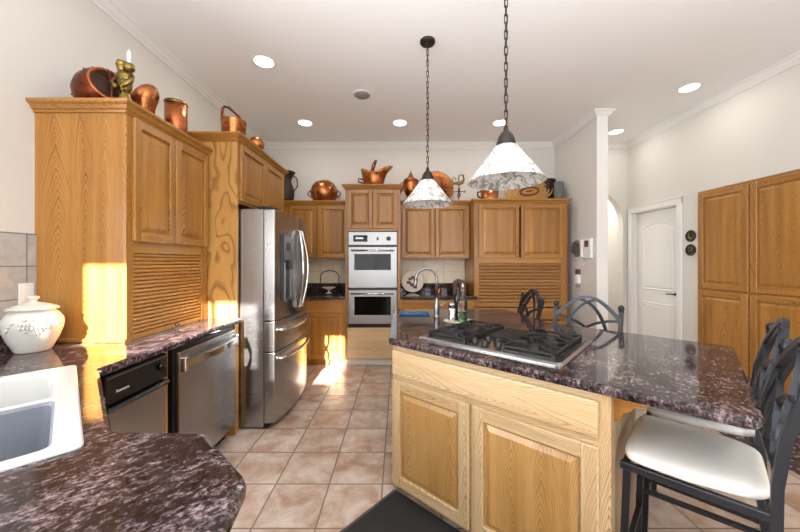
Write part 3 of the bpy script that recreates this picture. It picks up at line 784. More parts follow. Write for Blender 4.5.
MB().box(0, ow, -.004, .5, 0, oh).build('body', BLACK, OV)
m = MB(); m.box(.006, ow-.006, -.024, -.004, oh-.182, oh-.012, bev=.003); op = m.build('control_panel', OSTEEL, OV)
m = MB(); m.box(.07, .255, -.027, -.024, oh-.14, oh-.055, bev=.001); m.build('display', GLASSB, op)
m = MB(); m.box(.10, .20, -.0285, -.027, oh-.105, oh-.08); m.build('readout', GREEND, op)
m = MB(); m.X = Matrix.Translation((.53, -.024, oh-.097)) @ Matrix.Rotation(PI/2, 4, 'X'); m.lathe([(.03, 0), (.028, .014), (.02, .018), (.001, .019)], 20); m.build('knob', BLACK, op)
m = MB(); m.box(.375, .40, -.03, -.024, oh-.12, oh-.08, bev=.003); m.build('switch', BLACK, op)
def ovdoor(z0, z1, wz0, wz1):
    m = MB(); yy = -.035
    m.box(.006, ow-.006, yy, -.004, z0, z1, bev=.004); d = m.build('oven_door', OSTEEL, OV)
    m = MB(); m.box(.085, ow-.085, yy-.003, yy+.002, wz0, wz1, bev=.001); m.build('oven_window', GLASSB, d)
    m = MB(); hz = z1-.045
    m.tube([(.05, yy-.04, hz), (ow-.05, yy-.04, hz)], .011, 12)
    for x in (.065, ow-.065): m.tube([(x, yy, hz), (x, yy-.04, hz)], .009, 8)
    m.build('handle', CHROME, d)
ovdoor(.505, 1.035, .735, .945); ovdoor(.035, .475, .15, .39)

# base cabinets at the back
def base(name, label, x0, w, cols):
    R = thing(name, label, 'cabinet', (x0, BY, 0))
    MB().box(0, w, .018, .645, .08, .873).build('carcass', OAK, R)
    m = MB(); m.box(0, .03, 0, .018, .08, .873); m.box(w-.03, w, 0, .018, .08, .873); m.box(.03, w-.03, 0, .018, .84, .873, 0); m.box(.03, w-.03, 0, .018, .08, .11, 0); m.box(.03, w-.03, 0, .018, .68, .71, 0)
    m.build('face_frame', OAK, R)
    for a, b in cols:
        slabfront(R, a, b, .70, .855, name='drawer_front'); door(R, a, b, .10, .685)
    MB().box(0, w, .06, .08, 0, .08).build('toe_kick', OAK, R); return R
base('base_cabinet', 'oak base cabinet with drawer above one door, left of the ovens', -1.98, 1.275, [(.02, .37), (.38, .76), (.77, 1.245)])
base('base_cabinet', 'oak base cabinet with drawers, right of the ovens behind the island faucet', .022, .975, [(.02, .475), (.49, .955)])
m = slab([(-1.98, BY-.03), (-.703, BY-.03), (-.703, YB-.001), (-1.98, YB-.001)], [], .874, .914); o = m.build('granite_worktop', GRAN); tag(o, 'dark granite worktop between the refrigerator and the ovens', 'worktop')
m = slab([(.022, BY-.03), (1.03, BY-.03), (1.03, BY+.02), (1.0, BY+.02), (1.0, YB-.001), (.022, YB-.001)], [], .874, .914); o = m.build('granite_worktop', GRAN); tag(o, 'dark granite worktop right of the ovens, below the decorative plate', 'worktop')
tag(MB().box(-1.98, -.703, YB-.028, YB-.0085, .9145, 1.042, bev=.002).build('granite_backsplash', GRAN), 'dark granite upstand behind the wire plate stand', 'backsplash')
tag(MB().box(.022, .998, YB-.028, YB-.0085, .9145, 1.042, bev=.002).build('granite_backsplash', GRAN), 'dark granite upstand behind the decorative plate', 'backsplash')

# hutch with tambour at the right
H = thing('hutch_cabinet', 'large oak hutch with two doors over a slatted roll-down door, beside the partition wall', 'cabinet', (1.005, 4.25, 0))
hw = 1.235; HH = 2.145
m = MB(); m.box(0, .02, .018, .595, .08, HH); m.box(hw-.02, hw, .018, .595, .08, HH); m.box(.02, hw-.02, .02, .595, HH-.02, HH, 0); m.box(.02, hw-.02, .57, .595, .08, HH); m.box(.02, hw-.02, .03, .595, .78, .81, 0); m.build('carcass', OAK, H)
m = MB(); m.box(0, .06, 0, .018, .08, HH); m.box(hw-.09, hw, 0, .018, .08, HH); m.box(.06, hw-.09, 0, .018, HH-.05, HH, 0); m.box(.06, hw-.09, 0, .018, 1.345, 1.425, 0); m.box(.0, hw-.0, -.02, .018, .77, .825, 0); m.build('face_frame', OAK, H)
door(H, .055, .59, 1.415, 2.13); door(H, .612, hw-.06, 1.415, 2.13)
tambour(H, .06, hw-.09, .825, 1.345, .018, DARKOAK, .042)
for a, b in ((.03, .60), (.615, hw-.03)): slabfront(H, a, b, .60, .755); door(H, a, b, .10, .585)
m = MB(); m.sweep([(0, .24), (0, 0), (hw, 0), (hw, .5)], [(o, HH-.01+z) for o, z in CROWN]); m.build('crown_moulding', OAK, H)

MB().box(0, hw, .0, .595, HH+.001, HH+.0415).build('top_board', OAK, H)
# pantry on the right wall (local x -> world -Y)
P = thing('pantry_cabinet', 'wall of tall oak pantry doors recessed into the right wall', 'cabinet', (XR-.012, 3.70, 0), -PI/2)
pw = 2.33
MB().box(0, pw, .03, .58, .1, 2.165).build('carcass', OAK, P)
m = MB()
for x in (0, .545, 1.14, 1.73, pw-.03): m.box(x, x+.03, 0, .03, .1, 2.165)
for z in (.1, 1.04, 2.125): m.box(.0, pw, .001, .03, z, z+.04, 0)
m.build('face_frame', OAK, P)
for a, b in ((.02, .548), (.562, 1.145), (1.16, 1.735), (1.75, 2.31)):
    door(P, a, b, 1.065, 2.14, sw=.062); door(P, a, b, .12, 1.045, sw=.062)
MB().box(0, pw, .0, .03, 0, .1).build('toe_kick', TOE, P)

# ------------------------------------------------------------------ island
th = math.radians(-42); U = Vector((math.cos(th), math.sin(th))); V2 = Vector((-math.sin(th), math.cos(th)))
A = Vector((-.06, 1.885))
B = A+U*1.475
poly = [tuple(A), tuple(B), (1.79, 1.705), (1.13, 2.375), (1.02, 3.07), (-.05, 3.03)]
SKX0, SKX1, SKY0, SKY1 = .005, .26, 2.60, 2.88
top = slab(round_poly(poly, [.03, .06, .06, .08, .05, .03]), [[(SKX0, SKY0), (SKX0, SKY1), (SKX1, SKY1), (SKX1, SKY0)]], .874, .914, .014).build('island_worktop', GRAN)
tag(top, 'large polished dark granite island top under the two pendants', 'worktop')
I = thing('island_cabinet', 'oak kitchen island base with two raised-panel doors', 'cabinet', (-.033, 1.908, 0), th)
Mi = Matrix.Rotation(-th, 2)
def il(p): return tuple(Mi @ (Vector(p)-Vector((-.033, 1.908))))
iw = 1.095
Pc = Vector((-.033, 1.908))+U*iw
body = [(-.033, 1.908), tuple(Pc), tuple(Pc+V2*.76), (.80, 2.36), (.74, 2.99), (-.033, 2.99)]
lb = [il(p) for p in body]
m = MB(); lbi = [(lb[0][0]+.001, .018), (lb[1][0]-.001, .018)]+lb[2:]
n_ = len(lb)
for i in range(1, n_):
    a, b = Vector(lb[i]), Vector(lb[(i+1) % n_]); nr = Vector((-(b-a).y, (b-a).x)).normalized()*.018
    q = [a, b, b+nr, a+nr]; m.prism([tuple(v) for v in q], .04, .872, g=2)
m.build('side_panels', LITOAK, I)
m = MB(); m.box(0, .03, -.001, .018, .04, .873); m.box(iw-.045, iw, -.001, .018, .04, .873); m.box(.03, iw-.045, -.001, .018, .84, .873, 0); m.box(.03, iw-.045, -.001, .018, .66, .71, 0); m.box(.03, iw-.045, -.001, .018, .04, .075, 0); m.box(.50, .545, -.001, .018, .07, .67); m.build('face_frame', LITOAK, I)
slabfront(I, .008, iw-.038, .702, .845, LITOAK, name='false_drawer_front')
door(I, .008, .516, .062, .672, LITOAK, sw=.06, pm=LITOAKP); door(I, .530, iw-.038, .062, .672, LITOAK, sw=.06, pm=LITOAKP)
m = MB(); li = inset(lb, .05); m.prism([tuple(q) for q in li], 0, .04); m.build('plinth', BROWN, I)
m = MB(); m.prism([(iw, .872), (iw+.12, .872), (iw+.12, .855), (iw+.10, .84), (iw+.07, .835), (iw+.05, .81), (iw+.03, .80), (iw+.02, .77), (iw, .76)], .05, .085, 'y', g=0); m.build('corbel', OAK, I)

# cooktop (local frame of the island)
co = Vector((.105, 1.88))+V2*.0+U*.0
K = thing('gas_cooktop', 'stainless steel gas cooktop with centre downdraft vent, set in the island', 'cooktop', (co.x, co.y, .9145), th)
kw, kd = .79, .60
m = MB(); loft(m, [rr(0, kw, 0, kd, .03, 0), rr(0, kw, 0, kd, .03, .006), rr(.012, kw-.012, .012, kd-.012, .025, .014), rr(.03, kw-.03, .03, kd-.03, .02, .012)]); m.build('steel_pan', STEEL, K)
def grate(x0, x1):
    y0, y1 = .05, .55; m = MB(); z = .04; xc = (x0+x1)/2
    m.box(x0+.004, x1-.004, y0+.004, y1-.004, .0125, .018, mat=0)
    for a, b, c, d in ((x0, x1, y0, y0+.012), (x0, x1, y1-.012, y1), (x0, x0+.012, y0, y1), (x1-.012, x1, y0, y1), (x0, x1, .294, .306)): m.box(a, b, c, d, z-.012, z, bev=.003)
    for x in (x0+.008, x1-.008):
        for y in (y0+.008, y1-.008): m.box(x-.007, x+.007, y-.007, y+.007, .012, z-.01)
    for yc in (.175, .425):
        for k in range(4):
            a = PI/4+k*PI/2; rx = (x1-x0)/2; ry = .125
            p0 = (xc+rx*.95*math.copysign(1, math.cos(a)), yc+ry*.95*math.copysign(1, math.sin(a)), z-.006); p1 = (xc+.045*math.cos(a), yc+.045*math.sin(a), z+.004)
            mid = ((p0[0]*.45+p1[0]*.55)+.02*math.sin(a), (p0[1]*.45+p1[1]*.55)-.015*math.cos(a), z+.002)
            m.tube([p0, mid, p1], 1, sq=(.006, .008))
        for a in (0, PI): m.tube([(xc+(x1-x0)/2*math.cos(a), yc, z-.005), (xc+.05*math.cos(a), yc, z+.003)], 1, sq=(.005, .007))
    g = m.build('grate', BLACKM, K)
    for yc, r in ((.175, .045), (.425, .038)):
        m = MB(); m.lathe([(r+.012, .018), (r+.01, .022), (r, .024), (r, .030), (r*.9, .034), (.001, .035)], 20, (xc, yc, 0)); m.build('burner', BLACKM, K)
grate(.045, .295); grate(.495, .745)
m = MB(); m.box(.315, .475, .22, .55, .012, .02, bev=.003)
for i in range(9): m.box(.325+i*.0165, .335+i*.0165, .235, .535, .02, .028, bev=.002)
m.build('downdraft_vent', BLACKM, K)
for x, y in ((.33, .09), (.365, .17), (.395, .075), (.425, .165), (.46, .095)):
    m = MB(); m.lathe([(.021, .012), (.021, .018), (.016, .02), (.015, .038), (.012, .041), (.001, .042)], 16, (x, y, 0)); m.box(x-.003, x+.003, y-.015, y+.015, .036, .046); m.build('knob', BLACK, K)

# prep sink, faucet
PS = thing('prep_sink', 'small blue steel prep sink at the far left of the island', 'sink', (SKX0, SKY0, .914))
w, d = SKX1-SKX0, SKY1-SKY0
m = MB(); loft(m, [rr(.001, w-.001, .001, d-.001, .004, -.004), rr(.004, w-.004, .004, d-.004, .02, -.02), rr(.01, w-.01, .01, d-.01, .03, -.17), rr(.04, w-.04, .04, d-.04, .03, -.185)]); m.build('bowl', BLUEST, PS)
m = MB(); m.lathe([(.022, -.184), (.02, -.182), (.004, -.183)], 16, (w/2, d/2, 0)); m.build('drain', CHROME, PS)
FA = thing('gooseneck_faucet', 'tall brushed nickel gooseneck faucet beside the prep sink', 'faucet', (.31, 2.60, .9145))
m = MB(); m.lathe([(.03, 0), (.03, .006), (.02, .012), (.023, .03), (.024, .09), (.018, .12), (.014, .14), (.012, .16)], 20); m.build('base', STEELD, FA)
m = MB(); m.tube([(0, 0, .14), (0, 0, .30)]+[(-.085+.085*math.cos(a), 0, .31+.085*math.sin(a)) for a in [PI*i/14*1.04 for i in range(15)]], .0115, 12); m.build('spout', STEELD, FA)
m = MB(); m.tube([(-.169, 0, .305), (-.174, 0, .27), (-.178, 0, .235)], [.013, .015, .017], 12); m.build('spray_head', STEELD, FA)
m = MB(); m.tube([(.02, 0, .085), (.045, -.005, .10), (.075, -.01, .13)], [.009, .007, .006], 8); m.build('lever', STEELD, FA)
# tray with shaker and bottles
m = MB(); m.lathe([(.001, 0), (.1, 0), (.112, .006), (.114, .012), (.11, .012), (.1, .007), (.001, .006)], 32, sy=.8); o = m.build('round_tray', CREAMP, loc=(.452, 2.40, .9145)); tag(o, 'small cream tray under the bottles on the island', 'tray')
S_ = thing('steel_shaker', 'stainless steel cylinder shaker left of the bottles on the island tray', 'shaker', (.397, 2.385, .9215))
m = MB(); m.lathe([(.001, 0), (.026, 0), (.027, .003), (.027, .1)], 20); m.build('shaker_body', CHROME, S_)
m = MB(); m.lathe([(.0275, .101), (.0275, .13), (.024, .138), (.001, .14)], 20); m.build('lid', STEEL, S_)
def bottle(name, label, loc, body, cap, h, r, liquid=None):
    R = thing(name, label, 'bottle', loc)
    m = MB(); m.lathe([(.001, 0), (r*.95, 0), (r, .005), (r, h*.52), (r*.92, h*.6), (r*.5, h*.70), (r*.36, h*.76), (r*.36, h*.88), (r*.42, h*.885), (r*.42, h*.9)], 22); m.build('glass_body', body, R)
    m = MB(); m.lathe([(r*.38, h*.9), (r*.40, h*.93), (r*.18, h*.95), (r*.15, h), (.001, h)], 14); m.build('pourer', cap, R)
    if liquid:
        m = MB(); m.lathe([(.001, .004), (r*.88, .004), (r*.9, h*.26), (.001, h*.262)], 20); m.build('oil', liquid, R)
bottle('oil_bottle', 'clear glass oil bottle with green contents on the island tray', (.475, 2.375, .9215), CLEAR, CHROME, .285, .036, GREENL)
bottle('dark_bottle', 'black bottle with pourer behind the clear oil bottle on the island tray', (.455, 2.45, .9215), BLACK, BLACK, .31, .032)

# anti-fatigue mat
mo = Vector((-.02, 1.925))-V2*.66
Mt = thing('floor_mat', 'black anti-fatigue mat on the tile in front of the island', 'mat', (mo.x, mo.y, 0), th)
m = MB(); loft(m, [rr(.03, 1.17, .03, .63, .02, .018), rr(.035, 1.165, .035, .625, .02, .02)]); m.build('mat_surface', MATB, Mt)
m = MB(); loft(m, [rr(0, 1.2, 0, .655, .02, .001), rr(.03, 1.17, .03, .63, .02, .018)], cap=False); m.build('bevelled_edge', MATE, Mt)

# ------------------------------------------------------------------ bar stools (local: +y is the back)
def stool(label, loc, rz):
    R = thing('bar_stool', label, 'stool', loc, rz, 'counter stools around the island')
    hw_ = .21; fd = -.385
    for sx in (-1, 1):
        m = MB(); m.tube([(sx*(hw_-.015), fd+.02-.02, 0), (sx*(hw_-.015), fd+.02, .59)], 1, sq=(.012, .012)); m.build('leg', IRON, R)
        m = MB(); pts = [(sx*hw_, .05, 0), (sx*hw_, .02, .25), (sx*hw_, 0, .55), (sx*hw_, .002, .70), (sx*hw_, .02, .85), (sx*hw_, .065, 1.02)]
        m.tube(pts, 1, sq=(.013, .013)); m.build('back_post', IRON, R)
        m = MB(); m.lathe([(.016, 0), (.02, .004), (.014, .01), (.019, .02), (.02, .032), (.013, .046), (.001, .052)], 14, (sx*hw_, .065, 1.015)); m.build('finial', IRON, R)
    m = MB()
    for sx in (-1, 1): m.box(sx*hw_-.011, sx*hw_+.011, fd+.0, .0, .585, .612, bev=.003)
    m.box(-hw_, hw_, fd+.005, fd+.027, .585, .612, bev=.003); m.box(-hw_, hw_, -.015, .008, .585, .612, bev=.003); m.build('seat_frame', IRON, R)
    m = MB(); m.pillow((0, fd/2+.003, .636), (hw_+.014, -fd/2-.002, .027), .26, 36)
    for i, p in enumerate(m.v): m.v[i] = Vector((p.x*(1-.22*max(0, (p.y-fd/2)/(-fd/2))**1.5), p.y, p.z))
    m.build('seat_cushion', VINYL, R)
    m = MB(); z = .22
    m.box(-hw_+.01, hw_-.01, fd-.0, fd+.02, z, z+.02, bev=.003); m.box(-hw_+.01, hw_-.01, .01, .03, z+.04, z+.06, bev=.003)
    for sx in (-1, 1): m.tube([(sx*(hw_-.012), fd+.01, .30), (sx*hw_, .018, .30)], 1, sq=(.009, .009))
    m.build('stretcher', IRON, R)
    def yb(z): return .002+max(0, z-.70)*.1+max(0, z-.85)*.165
    def curve(fn, n=12, w=.0085):
        m = MB(); m.tube([(lambda q: (q[0], yb(q[1]), q[1]))(fn(i/n)) for i in range(n+1)], 1, sq=(w, w), up=(0, 1, 0)); return m
    curve(lambda t: (-hw_+2*hw_*t, .955+.15*math.sin(PI*t)), 18, .011).build('top_arch', IRON, R)
    curve(lambda t: (-hw_+2*hw_*t, .72), 4).build('lower_rail', IRON, R)
    for sx in (-1, 1):
        curve(lambda t: (sx*(-hw_+ .30*math.sin(t*PI/2)), .955+(-.955+.72)*(1-math.cos(t*PI/2))), 12).build('lattice_arc', IRON, R)
        curve(lambda t: (sx*(-.07+ .22*math.sin(t*PI/2)), 1.088+(-1.088+.72)*(1-math.cos(t*PI/2))), 12).build('lattice_arc', IRON, R)
    return R
def rot_for(d): return math.atan2(-d[0], d[1])
d1_ = (.72, -.694); rz1 = rot_for(d1_)
stool('nearest bar stool with white vinyl-covered seat, at the right end of the island', (1.265, 1.10, 0), rz1)
stool('second bar stool at the right end of the island, seat half hidden under the granite', (1.63, 1.46, 0), rz1)
stool('bar stool behind the island whose wide arched lattice back shows against the white wall', (1.335, 2.30, 0), rot_for((.7, .714)))
stool('bar stool behind the island in front of the hutch, its back turned almost edge-on', (1.15, 2.92, 0), rot_for((1, 0)))

# ------------------------------------------------------------------ pendants
def pendant(label, x, y, zb):
    R = thing('pendant_lamp', label, 'pendant lamp', (x, y, ZC), 0, 'pendant lamps above the island')
    m = MB(); m.lathe([(.058, -.022), (.062, -.014), (.062, -.002), (.058, 0)], 24); m.lathe([(.01, -.03), (.02, -.022)], 12); m.build('canopy', BRONZE, R)
    zs = zb-ZC
    ztop = zs+.30; n = int(round((-.03-ztop)/.043)); step = (-.03-ztop)/n
    m = MB()
    for i in range(n):
        c = ztop+step*(i+.5); hl = step*.5+.005
        pts = []
        for k in range(12):
            a = 2*PI*k/12; xx = .0085*math.cos(a); zz = math.copysign(max(0, hl-.0085), math.sin(a))+.0085*math.sin(a)
            pts.append((xx, 0, c+zz) if i % 2 else (0, xx, c+zz))
        m.tube(pts, .0028, 6, closed=True)
    m.build('chain', BRONZE, R)
    m = MB(); m.tube([(.006*math.sin(i*1.1), .006*math.cos(i*1.1), ztop-.03+(-.03-ztop+.03)*i/24) for i in range(25)], .0022, 6); m.build('cord', BRONZE, R)
    m = MB(); m.lathe([(.001, zs+.305), (.012, zs+.30), (.014, zs+.275), (.03, zs+.26), (.044, zs+.235), (.05, zs+.21), (.05, zs+.195), (.04, zs+.195)], 24); m.build('socket_cap', BRONZE, R)
    m = MB(); m.lathe([(.045, zs+.198), (.06, zs+.19), (.203, zs), (.199, zs), (.056, zs+.187), (.041, zs+.195)], 48)
    # open rim: drop the two end caps the lathe adds
    m.f = m.f[:-2]; m.uv = m.uv[:-2]; m.m = m.m[:-2]; m.sm = m.sm[:-2]
    m.build('glass_shade', SHADE, R)
    m = MB(); m.ball((0, 0, zs+.12), (.028, .028, .036), 16); m.build('bulb', BULB, R)
    return R
pendant('pendant lamp with mottled white cone shade hung nearest, in front of the hutch', .58, 1.73, 1.795)
pendant('pendant lamp with mottled white cone shade hung farther back, beside the ovens', .235, 2.60, 1.83)

# recessed lights and speaker
def downlight(label, x, y, power=3):
    R = thing('recessed_light', label, 'ceiling light', (x, y, ZC), 0, 'recessed ceiling lights')
    m = MB(); m.lathe([(.082, -.001), (.098, -.004), (.1, -.001), (.1, 0), (.082, 0)], 32); m.build('trim_ring', TRIM, R)
    m = MB(); m.lathe([(.001, -.0025), (.083, -.0025), (.083, -.0005), (.001, -.0005)], 32); m.build('lens', LAMP, R)
    l = bpy.data.lights.new('downlight_beam', 'AREA'); l.shape = 'DISK'; l.size = .16; l.energy = power; l.color = (1, .96, .9)
    o = bpy.data.objects.new('downlight_beam', l); COL.objects.link(o); o.parent = R; o.location = (0, 0, -.006)
downlight('recessed ceiling light nearest the left wall, above the steel refrigerator', -1.21, 2.875)
downlight('recessed ceiling light above the far wall cabinet left of the ovens', -1.21, 4.137)
downlight('recessed ceiling light in the middle of the row, right of the oven tower', .017, 4.137)
downlight('recessed ceiling light behind the nearest pendant chain', 1.31, 4.137)
downlight('recessed ceiling light closest to the oak pantry on the right', 3.0, 3.305)
downlight('recessed ceiling light just right of the partition end', 3.0, 4.42)
SPK = thing('ceiling_speaker', 'round grey ceiling speaker in front of the ovens', 'speaker', (-.395, 3.44, ZC))
m = MB(); m.lathe([(.085, -.004), (.1, -.006), (.104, -.001), (.104, 0), (.085, 0)], 32); m.build('trim_ring', TRIM, SPK)
m = MB(); m.lathe([(.001, -.006), (.086, -.004), (.086, -.0005), (.001, -.0005)], 32); m.build('grille', GREYM, SPK)
lh = bpy.data.lights.new('hall_fill', 'AREA'); lh.size = .6; lh.energy = 30; lh.color = (1, .97, .92)  # unseen lamp added to brighten the hall behind the arch
lo = bpy.data.objects.new('hall_fill', lh); COL.objects.link(lo); lo.location = (2.9, 5.5, ZC-.02)

# ------------------------------------------------------------------ phone, wall things
PH = thing('wall_phone', 'white wall telephone with handset on the partition wall', 'phone', (2.36, 3.955, 1.53), -PI/2)
MB().box(-.075, .075, -.035, 0, -.12, .12, bev=.008, seg=2).build('base', WHITEP, PH)
m = MB(); m.box(-.135, -.085, -.05, -.012, -.11, .115, bev=.014, seg=2); m.box(-.09, -.07, -.03, -.01, -.02, .02); m.build('handset', WHITEP, PH)
m = MB(); m.box(-.05, .03, -.038, -.034, .02, .1, bev=.002); m.build('display', BROWN, PH)
m = MB(); m.tube([(-.11+.012*math.cos(i*.9), -.02+.012*math.sin(i*.9), -.11-.10*math.sin(PI*i/60)-.0*i) if i < 31 else (-.11+.1*(i-30)/30+.012*math.cos(i*.9), -.02+.012*math.sin(i*.9), -.11-.10*math.sin(PI*i/60)) for i in range(61)], .004, 6); m.build('coiled_cord', WHITEP, PH)
m = MB(); m.X = Matrix.Rotation(-PI/2, 4, 'Y'); m.lathe([(.001, 0), (.11, 0), (.112, .01), (.1, .02), (.07, .012), (.045, .02), (.001, .022)], 28)
for k in range(16):
    a = 2*PI*k/16; m.ball((.092*math.cos(a), .092*math.sin(a), .017), .013, 8)
o = m.build('metal_wall_plaque', plain('ornate_pewter', (128, 122, 114), .4, .4, grain=.3, scale=80), loc=(2.36, 4.235, 1.54)); tag(o, 'round dark ornate metal plaque left of the wall phone', 'plaque')
NL = thing('air_freshener', 'small white plug-in with a brown top below the wall phone', 'air freshener', (2.36, 4.175, 1.12), -PI/2)
MB().box(-.045, .045, -.05, 0, -.04, .08, bev=.012, seg=2).build('housing', WHITEP, NL)
MB().box(-.035, .035, -.04, -.005, .08, .15, bev=.006).build('cartridge', BROWN, NL)
m = MB(); m.lathe([(.018, -.085), (.02, -.045), (.018, -.04)], 12, (0, -.025, 0)); m.build('bottle', CLEAR, NL)
for lab, y, z, s in (('upper of two small round black medallions beside the oak pantry', 3.80, 1.672, 0), ('lower of two small round black medallions beside the oak pantry', 3.80, 1.505, 1)):
    R = thing('wall_medallion', lab, 'medallion', (XR, y, z), 0, 'medallions beside the pantry')
    m = MB(); m.X = Matrix.Rotation(-PI/2, 4, 'Y'); m.lathe([(.001, 0), (.068, 0), (.07, .006), (.064, .012), (.056, .008), (.001, .008)], 26); m.build('disc', BLACK, R)
    m = MB(); q = [(-.03, -.03), (-.01, -.035), (.01, -.02), (.02, .0), (.012, .03), (.03, .035)] if s == 0 else [(.03, .035), (.0, .02), (-.03, .03), (-.02, -.01), (.02, -.005), (.01, -.035)]
    m.tube([(-.01, a, b) for a, b in q], [.006, .009, .008, .01, .008, .005], 8); m.build('figure_relief', BRASS, R)

# ------------------------------------------------------------------ things on the back counters
WS = thing('wire_plate_stand', 'arched wire stand with a small footed dish on the back counter left of the ovens', 'stand', (-.97, 4.5, .9145))
m = MB(); w = .13
m.tube([(-w, 0, 0), (-w, 0, .24)]+[(-w*math.cos(PI*i/12), 0, .24+.09*math.sin(PI*i/12)) for i in range(1, 12)]+[(w, 0, .24), (w, 0, 0)], .007, 8)
for z in (.12,): m.tube([(-w, 0, z), (w, 0, z)], .005, 8)
m.tube([(-w, 0, .007), (-w, -.1, .007), (w, -.1, .007), (w, 0, .007)], .006, 8); m.build('wire_frame', BRONZE, WS)
m = MB(); m.lathe([(.045, .013), (.04, .02), (.012, .03), (.012, .06), (.05, .075), (.1, .1), (.095, .1), (.04, .08), (.001, .078)], 24, (0, -.06, 0)); m.build('footed_dish', CREAMP, WS)
DPl = thing('decorative_plate', 'cream plate with dark painted fruit leaning on the back wall tile', 'plate', (.205, 4.70, .9145))
DPl.rotation_euler = (math.radians(78), 0, 0)
m = MB(); m.X = Matrix.Translation((0, .165, 0)); m.lathe([(.001, .0), (.09, 0), (.16, .02), (.165, .026), (.155, .026), (.09, .008), (.001, .008)], 36); m.build('plate_rim', CREAMP, DPl)
m = MB()
for i, (a, r, s) in enumerate(((.3, .05, .035), (1.4, .055, .04), (2.4, .05, .03), (3.4, .06, .036), (4.6, .05, .04), (5.5, .06, .028))):
    m.ball((r*math.cos(a),   .165+r*math.sin(a), .008), (s, s*.7, .004), 14)
m.build('fruit_decoration', MAROON, DPl)
m = MB(); m.prism([(-.085, 0), (.085, 0), (.085, .12)]+arc(0, .12, .085, 0, PI, 14)[1:]+[], -.06, .06, 'y'); o = m.build('arched_wood_box', BROWN, loc=(.86, 4.55, .9145)); tag(o, 'small dark brown arched box on the back counter beside the hutch', 'box')
Cm = thing('copper_mug', 'tiny copper mug on the back counter right of the decorative plate', 'mug', (.555, 4.5, .9145))
m = MB(); m.lathe([(.001, 0), (.04, 0), (.043, .01), (.045, .09), (.041, .09), (.038, .012), (.001, .01)], 20); m.build('cup', COP, Cm)
m = MB(); m.tube([(.043, 0, .075), (.07, 0, .07), (.072, 0, .03), (.042, 0, .02)], .005, 8); m.build('handle', COP, Cm)

# ------------------------------------------------------------------ copper and brass on top of the cabinets
ZL, ZFr, ZU, ZT, ZH = .915+CH+.052, SH+.052, 1.41+.75+.062, TH+.052, HH+.052
# left cabinet: large copper cauldron seen from the side
Q = thing('copper_cauldron', 'dark round copper cauldron with riveted bands, on the left appliance cabinet', 'pot', (-1.885, 1.97, CH+.915+.132))
Q.rotation_euler = (0, math.radians(76), math.radians(-28)); Q.scale = (.9, .9, .9)
m = MB(); pr = [(.001, 0), (.07, .004), (.115, .04), (.14, .10), (.145, .16), (.13, .22), (.105, .26), (.1, .265), (.095, .26)]
m.lathe([(r, z-.0) for r, z in pr], 36)
for k in range(14):
    a = 2*PI*k/14
    for z, r in ((.215, .133), (.07, .129)): m.ball((r*math.cos(a), r*math.sin(a), z), .006, 8)
m.build('pot_body', COPD, Q)
m = MB(); m.lathe([(.106, .255), (.112, .262), (.106, .27), (.098, .262)], 36); m.build('rim_band', COPH, Q)
m = MB(); m.lathe([(.094, .262), (.12, .215), (.134, .16), (.1, .05), (.001, .02)], 36); m.f.pop(); m.uv.pop(); m.m.pop(); m.sm.pop()
m.build('dark_interior', plain('dark_inner_copper', (44, 26, 22), .5, .3, grain=.3), Q)  # inner wall in a darker tone than the pot body
m = MB(); m.tube([(-.115*math.cos(PI*i/14), .0, .25+.09*math.sin(PI*i/14)*.35) for i in range(15)], .006, 8); m.build('bail_handle', COPD, Q)
# flared copper hod beside the figure
Q = thing('copper_hod', 'flared open copper coal hod standing behind the brass figure', 'coal hod', (-1.72, 2.13, CH+.915))
def hod(m, W, Hh, flare, th_=.004):
    n = 24; rings = []
    for z, s, lip in ((0, .62, 0), (.05, .72, 0), (.5, .9, 0), (.8, 1.0, .2), (1, 1.06, 1.)):
        ring = []
        for k in range(n):
            a = 2*PI*k/n; c = math.cos(a); s_ = math.sin(a)
            r = W*s*(1+flare*lip*max(0, c)**2)
            ring.append((r*c, r*s_*.78, Hh*z+(Hh*.16*lip*max(0, c)**2 if c > 0 else Hh*.02*lip)-Hh*.22*lip*abs(s_)**3))
        rings.append(ring)
    inner = [[(x*.93, y*.93, z+.002) for x, y, z in r] for r in rings[::-1]]
    loft(m, rings+inner, True)
m = MB(); hod(m, .10, .26, .35); hb = m.build('hod_body', COP, Q); 
m = MB(); m.lathe([(.07, -.001), (.085, 0), (.08, .012), (.07, .012)], 24, sy=.8); m.build('foot_ring', COPD, Q)
Q.rotation_euler = (0, 0, math.radians(-25))
# brass figure with candle
Q = thing('brass_candlestick', 'brass kneeling figure candlestick at the front corner of the left cabinet', 'candlestick', (-1.595, 1.862, CH+.915)); Q.scale = (.95, .95, 1.24)
m = MB(); m.lathe([(.001, 0), (.062, 0), (.06, .008), (.046, .05), (.036, .085), (.026, .105), (.024, .12)], 20); m.build('skirt', BRASS, Q)
m = MB(); m.ball((0, 0, .15), (.042, .036, .042), 16); m.ball((-.002, -.005, .185), (.05, .032, .03), 16)
m.tube([(-.042, 0, .18), (-.05, -.03, .145), (-.01, -.045, .125)], [.016, .014, .012], 8); m.tube([(.045, 0, .19), (.055, -.02, .16), (.02, -.045, .13)], [.016, .014, .012], 8); m.build('torso', BRASS, Q)
m = MB(); m.ball((-.018, 0, .235), (.026, .026, .028), 16); m.lathe([(.03, .24), (.024, .262), (.001, .268)], 16, (-.018, 0, 0)); m.build('head', BRASS, Q)
m = MB(); m.tube([(.045, 0, .18), (.03, 0, .215)], .01, 8); m.lathe([(.008, .21), (.028, .222), (.03, .228), (.028, .248), (.012, .25)], 16, (.028, 0, 0)); m.build('candle_cup', BRASS, Q)
C_ = thing('candle', 'short white candle in the cup of the brass figure', 'candle', (-1.5684, 1.862, CH+.915+.251*1.24))
